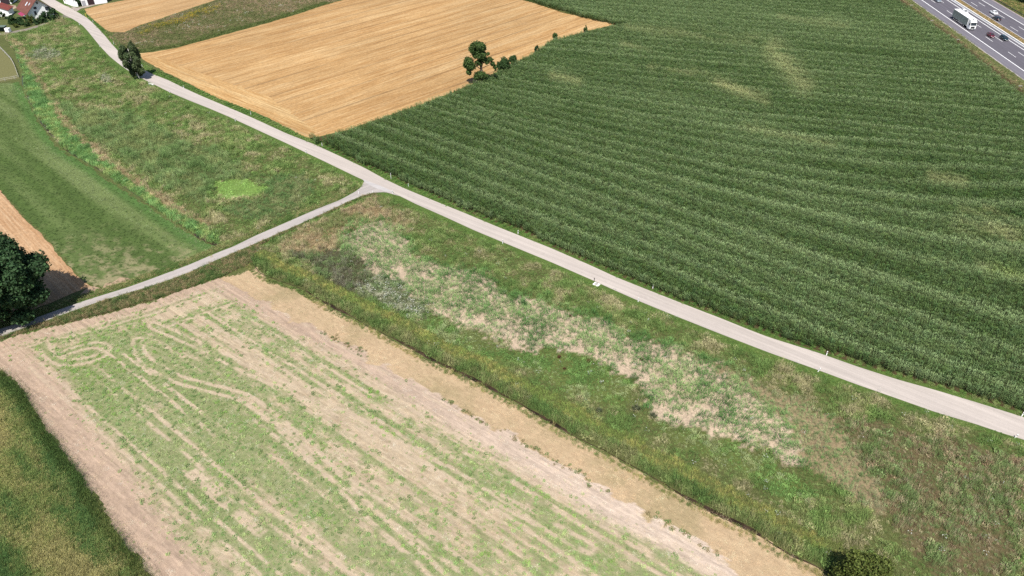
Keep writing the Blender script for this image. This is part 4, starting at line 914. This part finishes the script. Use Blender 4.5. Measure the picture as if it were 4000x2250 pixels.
# garden of the red roofed house
GB = [(13, 76, 2.0, 3.4, 'dark', 'grey green shrub in front of the low white house'), (58, 92, 2.6, 4.2, 'hedge', 'tall rounded garden shrub left of the red parasol'), (82, 98, 2.2, 3.6, 'dark', 'dark garden shrub below the pink awning'),
      (103, 102, 2.0, 3.0, 'hedge', 'low hedge shrub beside the garden track'), (122, 92, 2.3, 3.6, 'olive', 'brownish shrub in front of the white gable'), (146, 94, 2.2, 3.0, 'dark', 'dark low shrub under the white gable'),
      (167, 88, 2.2, 3.2, 'hedge', 'leafy shrub below the balcony of the gable'), (190, 84, 2.6, 4.2, 'dark', 'tall dark shrub at the right corner of the gable'), (212, 76, 3.0, 5.0, 'dark', 'big dark rounded shrub at the junction of track and road'), (64, 108, 1.2, 1.8, 'olive', 'small yellowish shrub beside the track')]
for i, (x, y, w_, h, lf, lab) in enumerate(GB):
    tree('garden_shrub', lab, 'shrub', xy(x, y), blobs(w_, h, 10, 40+i, .5), int(2300*w_), .36, lf, 50+i, tr=.1, group='shrubs of the house garden')
tree('yard_tree', 'slim dark tree between the two white farm walls', 'tree', xy(312, 24), blobs(1.5, 5.0, 10, 61, .8), 4500, .36, 'dark', 61, tr=.12)
tree('yard_tree', 'small tree beside the garage behind the house', 'tree', xy(52, 14), blobs(1.8, 4.5, 9, 62, .8), 4500, .36, 'hedge', 62, tr=.12)
for i, (s, c, rr_, h) in enumerate([(2, 43, 4.0, 9), (7, 47, 4.5, 11), (13, 43.5, 3.8, 9), (18, 47, 4.4, 11), (24, 44, 3.6, 8), (-3, 46, 4.4, 11), (-9, 43, 4.2, 10), (30, 47, 4.2, 10), (11, 51, 4.5, 12), (0, 52, 4.5, 12)]):
    tree('wood_tree', ['dark tree at the near edge of the motorway wood', 'dark tree deeper in the motorway wood'][c > 46], 'tree', tuple(MW(s, c)), blobs(rr_, h, 16, 70+i, 1.0), 2600, .6, 'wood', 70+i, tr=.2, group=['trees at the front of the motorway wood', 'trees deeper in the motorway wood'][c > 46])
# single plants that stand out in the meadow
def lone(name, label, x, y, fn, leaf, sc, sz=None, group=None):
    p = Plant(); fn(p, random.Random(int(x))); me = p.mesh(name, [LM[leaf]])
    o = link(name, me); o.location = (*xy(x, y), 0); o.scale = (sc, sc, sz or sc); o.rotation_euler = (0, 0, x); tag(o, label, 'plant', group); return o
for x, y, s, lab in [(2184, 1398, 1.1, 'rust brown dead dock plant on the bright green patch'), (2298, 1416, 1.2, 'red brown dead plant at the sand edge by the green patch'), (2506, 1408, 1.1, 'dark red dead plant in the middle of the tufts'), (2205, 1442, .8, 'small blackish dead plant below the rust brown one'), (2226, 1238, 1.0, 'rust coloured dead plant at the upper edge of the tufts')]:
    lone('dead_plant', lab, x, y, f_dense, 'rust', s*.8, group='dead brown plants in the meadow')
for x, y, s, lf, lab in [(2543, 1560, 1.35, 'blue', 'round green shrublet alone on the bare sand'), (2485, 1603, 1.7, 'grey', 'round grey green shrublet at the tip of the green patch'), (2552, 1632, 1.6, 'grey', 'grey shrublet with pale dry neighbour below the round ones'), (2340, 1610, 1.3, 'grey', 'grey green shrublet in the lower weeds near the ditch'), (2047, 1193, 1.5, 'blue', 'largest round green tuft at the upper sand edge')]:
    lone('shrublet', lab, x, y, f_dense, lf, s, group='round shrublets on the bare ground')

# ------------------------------------------------------------------ roadside furniture
M_PW = plain('post_plastic', (.84, .84, .84), .45, .4, 0, .03); M_BK = plain('post_black', (.03, .03, .03), .5, .4); M_RF = plain('post_reflector', (.6, .62, .62), .2, .6); M_YL = plain('yellow_plastic', (.75, .58, .05), .5, .4)
def post(x, y, label, h=1.0, lean=0.0):
    t = empty('marker_post', (*xy(x, y), 0), math.radians(-38)); t.rotation_euler[1] = lean
    tag(t, label, 'marker post', 'white marker posts along the road')
    b = MB(); pr = [(-.075, -.06), (.075, -.06), (.045, .07), (-.045, .07)]
    v = [(a, c, z) for z in (-.1, h-.06) for a, c in pr]+[(a*.9, c*.9+.01, h) for a, c in pr]
    b.add(v, [(0, 1, 5, 4), (1, 2, 6, 5), (2, 3, 7, 6), (3, 0, 4, 7), (4, 5, 9, 8), (5, 6, 10, 9), (6, 7, 11, 10), (7, 4, 8, 11), (8, 9, 10, 11)]); b.build('body', M_PW, t)
    if h > .7:
        MB().box(-.078, .078, -.066, .066, h-.30, h-.14).build('black_band', M_BK, t); MB().box(-.02, .02, -.075, -.064, h-.28, h-.17).build('reflector', M_RF, t)
for q in [(311, 98, 'white marker post on the meadow side of the first road bend'), (365, 88, 'white marker post beside the small stubble field'), (446, 174, 'white marker post on the field side just before the birch'), (391, 183, 'white marker post on the meadow side before the birch'),
          (557, 263, 'white marker post right behind the birch crown'), (583, 331, 'white marker post beside the white culvert end'), (663, 362, 'white marker post on the meadow side, first after the culvert'), (719, 346, 'white marker post in the verge by the stubble headland'),
          (920, 474, 'white marker post on the meadow side halfway between birch and junction'), (981, 449, 'white marker post on the verge at the near end of the headland'), (1259, 571, 'white marker post at the maize corner'), (1196, 598, 'white marker post across the road from the maize corner'),
          (1596, 728, 'short white marker post in the verge just after the tall stake', .75), (1534, 757, 'white marker post at the near corner of the junction'), (1402, 757, 'short pale post on the lane edge in the junction mouth', .7), (1457, 754, 'short pale post on the lower edge of the junction', .6),
          (1964, 951, 'white marker post on the meadow side, first after the junction'), (2024, 914, 'white marker post on the maize side, first after the tall stake'), (2550, 1127, 'white marker post on the maize side above the drain slab'), (2493, 1179, 'white marker post on the meadow side just past the drain slab'),
          (3228, 1388, 'white marker post on the maize side of the near road'), (3195, 1452, 'leaning white marker post on the meadow side of the near road', 1.0, .2), (3991, 1626, 'white marker post under the maize at the right edge'), (3963, 1711, 'white marker post on the meadow side at the right edge', 1.0, .15)]:
    post(*q)
t = empty('tall_stake', (*xy(1528, 700), 0)); tag(t, 'tall thin white stake beside the maize opposite the junction', 'stake')
MB().tube([(0, 0, -.1), (0, 0, 1.75)], .05, 8).build('pole', M_PW, t); MB().tube([(0, 0, 1.75), (0, 0, 1.83)], [.06, .045], 8).build('cap', M_RF, t)
t = empty('pipeline_marker', (*xy(338, 68), 0)); tag(t, 'yellow pipeline marker post beside the small stubble field', 'marker post')
MB().tube([(0, 0, -.1), (0, 0, 1.6)], .055, 8).build('pole', M_YL, t); MB().box(-.1, .1, -.07, .07, 1.5, 1.75, bev=.02).build('plate', M_YL, t)
# white culvert end by the birch, drain slab further on
t = empty('culvert_end', (*xy(592, 331), 0), math.radians(-30)); tag(t, 'white concrete culvert end beside the road below the birch', 'culvert')
b = MB(); b.box(-1.1, 1.1, -.14, .14, -.1, .42, bev=.04).build('head_wall', M_CB, t)
MB().tube([(.0, -.16, .1), (.0, -.3, .1)], .2, 12).build('pipe', M_BK, t)
t = empty('drain_slab', (*xy(2330, 1111), 0), math.radians(-36)); tag(t, 'white round lidded concrete drain slab beside the road', 'drain')
MB().box(-.68, .68, -.52, .52, -.05, .12, bev=.05).build('slab', M_CB, t); MB().tube([(0, 0, .12), (0, 0, .2)], .36, 20).build('lid', plain('lid_concrete', A(206, 200, 196), .8), t)
t = empty('drain_post', (*xy(2321, 1098), 0)); tag(t, 'short grey metal post behind the drain slab', 'post')
MB().tube([(0, 0, -.1), (0, 0, .85)], .06, 8).build('pole', M_ST, t); MB().box(-.1, .1, -.02, .02, .6, .85).build('plate', M_ST, t)
# paddock fence
fl = resample(PP([(-60, 150), (0, 189), (26, 215), (47, 238), (61, 266), (70, 294), (77, 307), (40, 313), (0, 320), (-60, 330)]), 1.0)
t = empty('paddock_fence', (0, 0, 0)); tag(t, 'thin pale rail fence around the paddock', 'fence')
M_WD = plain('weathered_wood', (.42, .40, .36), .8, .2, 0, .2, 2)
for z in (.55, 1.05): MB().tube([(*p, z) for p in fl], .05, 6).build('rail', M_WD, t)
for p in fl[::3]: MB().tube([(*p, -.1), (*p, 1.2)], .06, 6).build('post', M_WD, t)
SLABM = plain('old_concrete', A(206, 200, 190), .8)
# drain markers on the motorway embankment
for x, y, lab in [(3743, 156, 'flat white slab on the embankment level with the truck'), (3640, 82, 'small pale slab on the embankment left of the truck'), (3985, 338, 'flat white slab on the embankment at the right edge'), (3560, 22, 'pale slab on the embankment at the top edge')]:
    t = empty('embankment_slab', (*xy(x, y), 0)); tag(t, lab, 'slab', 'pale slabs on the motorway embankment')
    MB().box(-.62, .62, -.22, .22, -.05, .3, bev=.05).build('slab', SLABM, t); MB().box(-.4, .4, -.25, -.21, .02, .2).build('grate', M_BK, t)

# ------------------------------------------------------------------ vehicles
GLASS = plain('car_glass', (.025, .03, .035), .08, .6, 0, .05); TYRE = plain('tyre_rubber', (.02, .02, .02), .8, .2); RIM = plain('alloy', (.45, .45, .46), .35, .5, .6); LAMP = plain('lamp_glass', (.75, .77, .78), .1, .7); TAIL = plain('tail_lamp', (.4, .02, .02), .2, .5); PLATE = plain('plate', (.8, .8, .78), .4, .3); TRIM = plain('dark_trim', (.03, .03, .032), .5, .4)
def paint(name, c, metal=0.0):
    n = NT(name); n.b.inputs['Base Color'].default_value = (*c, 1); n.b.inputs['Roughness'].default_value = .22; n.b.inputs['Specular IOR Level'].default_value = .5; n.b.inputs['Metallic'].default_value = metal; n.b.inputs['Coat Weight'].default_value = .6
    n.b.inputs['Coat Roughness'].default_value = .05; return n.m
def wheel(t, x, y, r=.33, w_=.22):
    s = 1 if y > 0 else -1; o = empty('wheel'); o.location = (x, y, r); o.parent = t
    MB().tube([(0, -w_/2, 0), (0, w_/2, 0)], r, 18).build('tyre', TYRE, o); MB().tube([(0, s*(w_/2-.02), 0), (0, s*(w_/2+.012), 0)], r*.62, 14).build('rim', RIM, o)
def car(label, s, c, rev, m, L=4.4, W=1.8, H=1.47, style='hatch'):
    t = empty('car', (*MW(s, c), .03), ma+(math.pi if rev else 0)); tag(t, label, 'car', 'cars driving on the motorway')
    st = [(-.5, .40, .34, .66), (-.487, .46, .26, .86), (-.42, .495, .2, .93), (-.2, .5, .2, .94), (.1, .5, .2, .93), (.24, .495, .2, .90), (.40, .475, .2, .80), (.475, .43, .24, .68), (.5, .36, .32, .54)]
    b = MB(); vs = []; fs = []
    for a, hw, z0, z1 in st:
        q = hw*W; half = [(q*.86, z0), (q*.985, z0+.12), (q, (z0+z1)/2), (q*.975, z1-.1), (q*.9, z1-.015), (q*.6, z1+.012)]
        vs += [(a*L, y, z) for y, z in half]+[(a*L, -y, z) for y, z in half[::-1]]
    for i in range(len(st)-1):
        for k in range(12): fs.append((i*12+k, i*12+(k+1) % 12, (i+1)*12+(k+1) % 12, (i+1)*12+k))
    fs += [tuple(range(12))[::-1], tuple((len(st)-1)*12+k for k in range(12))]; b.add(vs, fs)
    rb = {'hatch': (-.475, -.40), 'suv': (-.485, -.44), 'sedan': (-.36, -.22)}[style]; fb = (.25, .06)
    zb, zt = .91, H; wb, wt = .455*W, .355*W
    cab = [(rb[0]*L, wb, zb), (fb[0]*L, wb, zb), (fb[0]*L, -wb, zb), (rb[0]*L, -wb, zb), (rb[1]*L, wt, zt-.04), (fb[1]*L, wt, zt-.03), (fb[1]*L, -wt, zt-.03), (rb[1]*L, -wt, zt-.04),
           ((rb[1]+.04)*L, wt*.8, zt), ((fb[1]-.05)*L, wt*.8, zt), ((fb[1]-.05)*L, -wt*.8, zt), ((rb[1]+.04)*L, -wt*.8, zt)]
    b.add(cab, [(0, 1, 5, 4), (1, 2, 6, 5), (2, 3, 7, 6), (3, 0, 4, 7), (4, 5, 9, 8), (5, 6, 10, 9), (6, 7, 11, 10), (7, 4, 8, 11), (8, 9, 10, 11)])
    for y in (.5*W, -.5*W-.14): b.box(.17*L, .17*L+.2, y, y+.14, .88, 1.02)
    b.build('body', m, t, True)
    me = bpy.context.view_layer
    def pane(nm, q, out, f0=.08, f1=.92, g0=.12, g1=.9):
        A_, B_, C_, D_ = [Vector(cab[i]) for i in q]
        lp = lambda u, v: (A_.lerp(B_, u)).lerp(D_.lerp(C_, u), v)+Vector(out)*.014
        pyd(nm, [lp(f0, g0), lp(f1, g0), lp(f1, g1), lp(f0, g1)], [(0, 1, 2, 3)], GLASS, t)
    pane('side_window', (0, 1, 5, 4), (0, 1, .3), .1, .9, .16, .86); pane('side_window', (2, 3, 7, 6), (0, -1, .3), .1, .9, .16, .86)
    pane('windscreen', (1, 2, 6, 5), (.6, 0, .8)); pane('rear_window', (3, 0, 4, 7), (-.8, 0, .6))
    for sx in (.31*L, -.31*L):
        for y in (W/2-.1, -W/2+.1): wheel(t, sx, y)
    for y in (.33*W, -.33*W):
        MB().box(.455*L, .487*L, y-.17, y+.17, .60, .74, bev=.03).build('headlight', LAMP, t); MB().box(-.497*L, -.475*L, y-.14, y+.14, .68, .86, bev=.03).build('tail_light', TAIL, t)
    MB().box(.49*L, .503*L, -.27, .27, .36, .48).build('number_plate', PLATE, t); MB().box(-.503*L, -.49*L, -.27, .27, .5, .62).build('number_plate', PLATE, t)
    MB().box(.487*L, .50*L, -.4, .4, .5, .58).build('grille', TRIM, t)
    return t
car('dark red rounded hatchback just ahead of a dark green car', 51.2, 6.0, 0, paint('red_paint', (.10, .008, .018)), 4.0, 1.75, 1.5)
car('dark green hatchback in the lane next to the median', 54.4, 9.6, 0, paint('green_paint', (.008, .022, .026)), 4.4, 1.82, 1.48)
car('silver grey estate car coming behind the truck', 2.0, 6.0, 0, paint('silver_paint', (.24, .28, .32), .3), 4.5, 1.8, 1.48, 'suv')
car('dark blue car in the slow lane at the top edge', -2.5, 2.2, 0, paint('navy_paint', (.012, .018, .035)), 4.4, 1.8, 1.5)
car('black car cut off by the top edge in the fast lane', -8.5, 9.6, 0, paint('black_paint', (.01, .01, .014)), 4.5, 1.82, 1.46, 'sedan')
WHITE = paint('white_paint', (.78, .79, .8))
car('white car passing in the fast lane half hidden by the truck', 20.0, 9.7, 0, WHITE, 4.4, 1.8, 1.5)
car('white saloon on the far carriageway seen from behind', 20.0, 21.9, 1, WHITE, 4.4, 1.8, 1.42, 'sedan')
car('black estate car on the far carriageway below the white one', 28.6, 18.9, 1, paint('glossy_black', (.008, .008, .012)), 4.6, 1.85, 1.5, 'suv')
# articulated lorry
t = empty('truck', (*MW(27.5, 2.25), .03), ma); tag(t, 'white articulated truck with grey green curtain sides in the slow lane', 'truck')
LF = 15.6
TW_ = plain('trailer_white', (.8, .8, .8), .4, .4, 0, .03); CUR = plain('curtain_tarp', A(140, 150, 144, .8), .6, .3, 0, .1, .8)
b = MB(); b.box(0, 13.6, -1.26, 1.26, 1.05, 3.92, bev=.03); tr_ = b.build('trailer', TW_, t)
for y in (-1.262, 1.262):
    b = MB(); n_s = 34
    v = [(.15+13.3*i/n_s, y+math.copysign(.012+.012*(i % 2), y), z) for z in (1.12, 3.84) for i in range(n_s+1)]
    b.add(v, [(i, i+1, n_s+2+i, n_s+1+i) for i in range(n_s)]); b.build('curtain', CUR, tr_)
MB().box(.1, 13.4, -1.1, 1.1, .82, 1.05).build('chassis', TRIM, t)
for y in (-1.2, 1.2): MB().box(5.6, 10.2, y-.03, y+.03, .45, .95).build('side_guard', RIM, t)
for x in (2.1, 3.4, 4.7, 11.2, 14.6):
    for y in (-1.06, 1.06): wheel(t, x, y, .5, .34)
MB().box(-.03, 0, -1.0, 1.0, .55, .72).build('rear_bumper', TRIM, t)
cb = MB(); pr = [(13.85, .75), (15.95, .42), (16.12, .62), (16.12, 1.75), (15.82, 3.0), (15.2, 3.72), (14.3, 3.95), (13.85, 3.95)]
m = len(pr); vv_ = [(x, -1.25 if z < 3.1 else -1.12, z) for x, z in pr]+[(x, 1.25 if z < 3.1 else 1.12, z) for x, z in pr]
cb.add(vv_, [tuple(range(m)), tuple(range(m, 2*m))[::-1]]+[(i, (i+1) % m, m+(i+1) % m, m+i) for i in range(m)]); cab_ = cb.build('cab', TW_, t)
pyd('windscreen', [(16.11, -1.12, 1.88), (16.11, 1.12, 1.88), (15.86, 1.06, 2.88), (15.86, -1.06, 2.88)], [(0, 1, 2, 3)], GLASS, t)
for y in (-1.257, 1.257): pyd('side_window', [(14.95, y, 1.9), (15.85, y, 1.9), (15.65, y, 2.75), (14.95, y, 2.75)], [(0, 1, 2, 3)], GLASS, t)
MB().box(15.86, 16.14, -1.15, 1.15, 2.86, 3.02, bev=.03).build('sun_visor', TRIM, t); MB().box(16.10, 16.16, -.75, .75, .75, 1.55, bev=.02).build('grille', TRIM, t)
for y in (-.98, .98): MB().box(16.08, 16.16, y-.18, y+.18, .68, .92, bev=.03).build('headlight', LAMP, t)
for y in (-1.45, 1.45): MB().box(15.75, 15.9, y-.12, y+.12, 2.0, 2.85, bev=.04).build('mirror', TRIM, t)
MB().box(16.14, 16.17, -.26, .26, .5, .62).build('number_plate', PLATE, t); MB().box(14.45, 14.95, -.35, .35, 3.93, 3.98).build('roof_hatch', GLASS, t)

# ------------------------------------------------------------------ buildings
WALL = plain('white_render', (.88, .88, .88), .85, .2, 0, .04, .5); WINF = plain('window_frame', (.7, .7, .7), .5); PANE = plain('window_glass', (.05, .055, .07), .1, .6, 0, .2, 1); WOODB = plain('brown_wood', (.12, .06, .04), .7)
def tiles(name, c, rz=0.0):
    n = NT(name); c = np.array(c); f = n.noise(n.pos(), .7, 4, .7); g = n.noise(n.pos(), 6, 3)
    n.col(n.mix(1.0, n.ramp(f, [(.3, c*.75), (.7, c*1.15)]), n.ramp(g, [(.3, .8), (.7, 1.15)]), 'MULTIPLY')); n.bump(g, .5, .05); return n.m
ROOF = tiles('red_brown_tiles', (.15, .062, .048)); ROOFR = tiles('red_tiles', (.20, .055, .045))
def gabled(name, label, cat, p0, p1, length, he, hr, over=.6, roof=ROOF, wall=WALL):
    """house with its gable from p0 to p1 and the ridge running away from it; local x along the gable, y along the ridge"""
    d = np.array(p1)-np.array(p0); W = float(np.hypot(*d)); t = empty(name, (*p0, 0), math.atan2(d[1], d[0])); tag(t, label, cat)
    b = MB(); pr = [(0, -.2), (W, -.2), (W, he), (W/2, hr-.05), (0, he)]
    v = [(x, y, z) for y in (0, length) for x, z in pr]
    b.add(v, [(0, 1, 2, 3, 4), (9, 8, 7, 6, 5), (0, 5, 6, 1), (1, 6, 7, 2), (4, 9, 5, 0)]); wo = b.build('wall', wall, t)
    sl = (hr-he)/(W/2); ox = over; r = MB()
    for sgn in (0, 1):
        xa, xb = (-ox, W/2) if sgn == 0 else (W+ox, W/2); za = he-ox*sl; th = .16
        q = [(xa, -over*1.2, za), (xb, -over*1.2, hr), (xb, length+over, hr), (xa, length+over, za)]
        r.add(q+[(x, y, z+th) for x, y, z in q], [(0, 1, 2, 3), (4, 5, 6, 7), (0, 1, 5, 4), (1, 2, 6, 5), (2, 3, 7, 6), (3, 0, 4, 7)])
    ro = r.build('roof', roof, t)
    return t, W, ro, sl
def window(t, x0, x1, z0, z1, y=0.0, axis='x', nm='window'):
    f = MB()
    if axis == 'x': f.box(x0-.08, x1+.08, y-.05, y+.02, z0-.08, z1+.08)
    else: f.box(y-.05, y+.05, x0-.08, x1+.08, z0-.08, z1+.08)
    fo = f.build(nm, WINF, t); g = MB()
    if axis == 'x': g.box(x0, x1, y-.07, y-.045, z0, z1)
    else: g.box(y-.07, y+.07, x0, x1, z0, z1)
    g.build('pane', PANE, fo)
h, W, ro, sl = gabled('house', 'white gabled house with red brown roof beside the road', 'house', xy(117, 77), xy(212, 58), 11, 3.0, 7.3, .9)
window(h, 2.5, 3.3, 1.4, 2.9); window(h, 7.0, 8.8, 2.3, 3.7); window(h, W/2-.35, W/2+.35, 5.4, 6.3); window(h, 2.9, 4.0, 3.6, 4.5, nm='window')
MB().box(6.7, 9.1, -.9, -.02, 1.7, 1.85).build('balcony', WINF, h)
for (u, yy, ww, hh) in ((.50, 4.6, .9, 1.3), (.62, 2.0, .6, .9)):
    x0 = W/2*(u-.5)-.1; zf = lambda x: 3.0+x*sl+.17+.04; x0 = W/2*u-1.0
    pyd('skylight', [(x0, yy, zf(x0)), (x0+hh, yy, zf(x0+hh)), (x0+hh, yy+ww, zf(x0+hh)), (x0, yy+ww, zf(x0))], [(0, 1, 2, 3)], plain('skylight_glass', (.62, .66, .70), .15, .8), ro)
b = MB(); aw = [(-.1, .6, 2.4), (-.1, 6.0, 2.4), (-2.3, 6.0, 1.75), (-2.3, .6, 1.75)]; b.add(aw+[(x, y, z-.06) for x, y, z in aw], [(0, 1, 2, 3), (7, 6, 5, 4), (0, 4, 5, 1), (1, 5, 6, 2), (2, 6, 7, 3), (3, 7, 4, 0)]).build('awning', plain('pink_awning', (.26, .035, .09), .8), h)
MB().box(W*.5+.6, W*.5+1.2, 5, 5.6, 6.2, 8.1).build('chimney', ROOFR, h)
h2, W2, r2, _ = gabled('low_house', 'low white house with red roof at the left edge', 'house', xy(-40, 66), xy(38, 63), 5, 2.5, 4.2, .4, ROOFR)
window(h2, 3.5, 4.4, 1.0, 2.0)
h3, W3, _, _ = gabled('garage', 'white garage with wide dark gate at the top left corner', 'garage', xy(-5, 18), xy(46, 16), 7, 2.9, 4.6, .3, ROOFR)
MB().box(1.2, 4.9, -.06, .05, 0, 2.4).build('gate', plain('gate_dark', (.03, .02, .025), .6), h3)
h4, W4, _, _ = gabled('farm_house', 'white farm building close to the road at the top edge', 'house', xy(252, 14), xy(292, 27), 9, 4.2, 6.5, .4, ROOF)
window(h4, 1.0, 1.9, 1.2, 2.4)
h5, W5, _, _ = gabled('farm_barn', 'long white farm barn with dark open gate at the top edge', 'barn', xy(322, 24), xy(420, 10), 8, 4.2, 6.5, .4, ROOF)
MB().box(W5*.24, W5*.50, -.06, .06, 0, 3.4).build('gate', plain('barn_gate', (.035, .018, .022), .7), h5); MB().box(.2, 1.6, -.05, .05, 0, 2.2).build('door', plain('door_grey', (.35, .35, .38), .6), h5)
t = empty('low_wall', (*xy(293, 26), 0), math.radians(4)); tag(t, 'short white wall between the two farm buildings', 'wall')
MB().box(0, 1.5, -.12, .12, -.1, 2.0, bev=.03).build('panel', WALL, t); MB().box(-.06, 1.56, -.18, .18, 2.0, 2.1).build('coping', M_CB, t)
t = empty('water_tank', (*xy(34, 126), 0), math.radians(-8)); tag(t, 'white cube shaped tank beside the garden track', 'tank')
MB().box(-.85, .85, -.75, .75, .15, 1.65, bev=.08).build('tank', WALL, t); MB().tube([(0, 0, 1.62), (0, 0, 1.74)], .22, 12).build('lid', TRIM, t); MB().box(-.9, .9, -.8, .8, 0, .15).build('pallet', WOODB, t)
t = empty('garden_shelter', (*xy(4, 124), 0), math.radians(6)); tag(t, 'open garden shelter with flat grey green roof left of the white tank', 'shelter')
b = MB(); b.box(-4.5, 2.4, -1.0, 1.4, 2.0, 2.14).build('roof', plain('felt_roof', A(128, 146, 136), .8, .2), t)
for x in (-4.2, 2.1):
    for y in (-.8, 1.2): MB().box(x-.06, x+.06, y-.06, y+.06, 0, 2.0).build('post', WOODB, t)
MB().box(-4.3, 2.2, 1.15, 1.2, .1, 1.9).build('back_wall', plain('green_boards', (.04, .06, .04), .8), t)
t = empty('parasol_table', (*xy(43, 62), 0)); tag(t, 'round white garden table beside the low white house', 'table')
MB().tube([(0, 0, .7), (0, 0, .76)], .7, 16).build('table_top', WALL, t); MB().tube([(0, 0, 0), (0, 0, .7)], .06, 8).build('leg', M_ST, t)
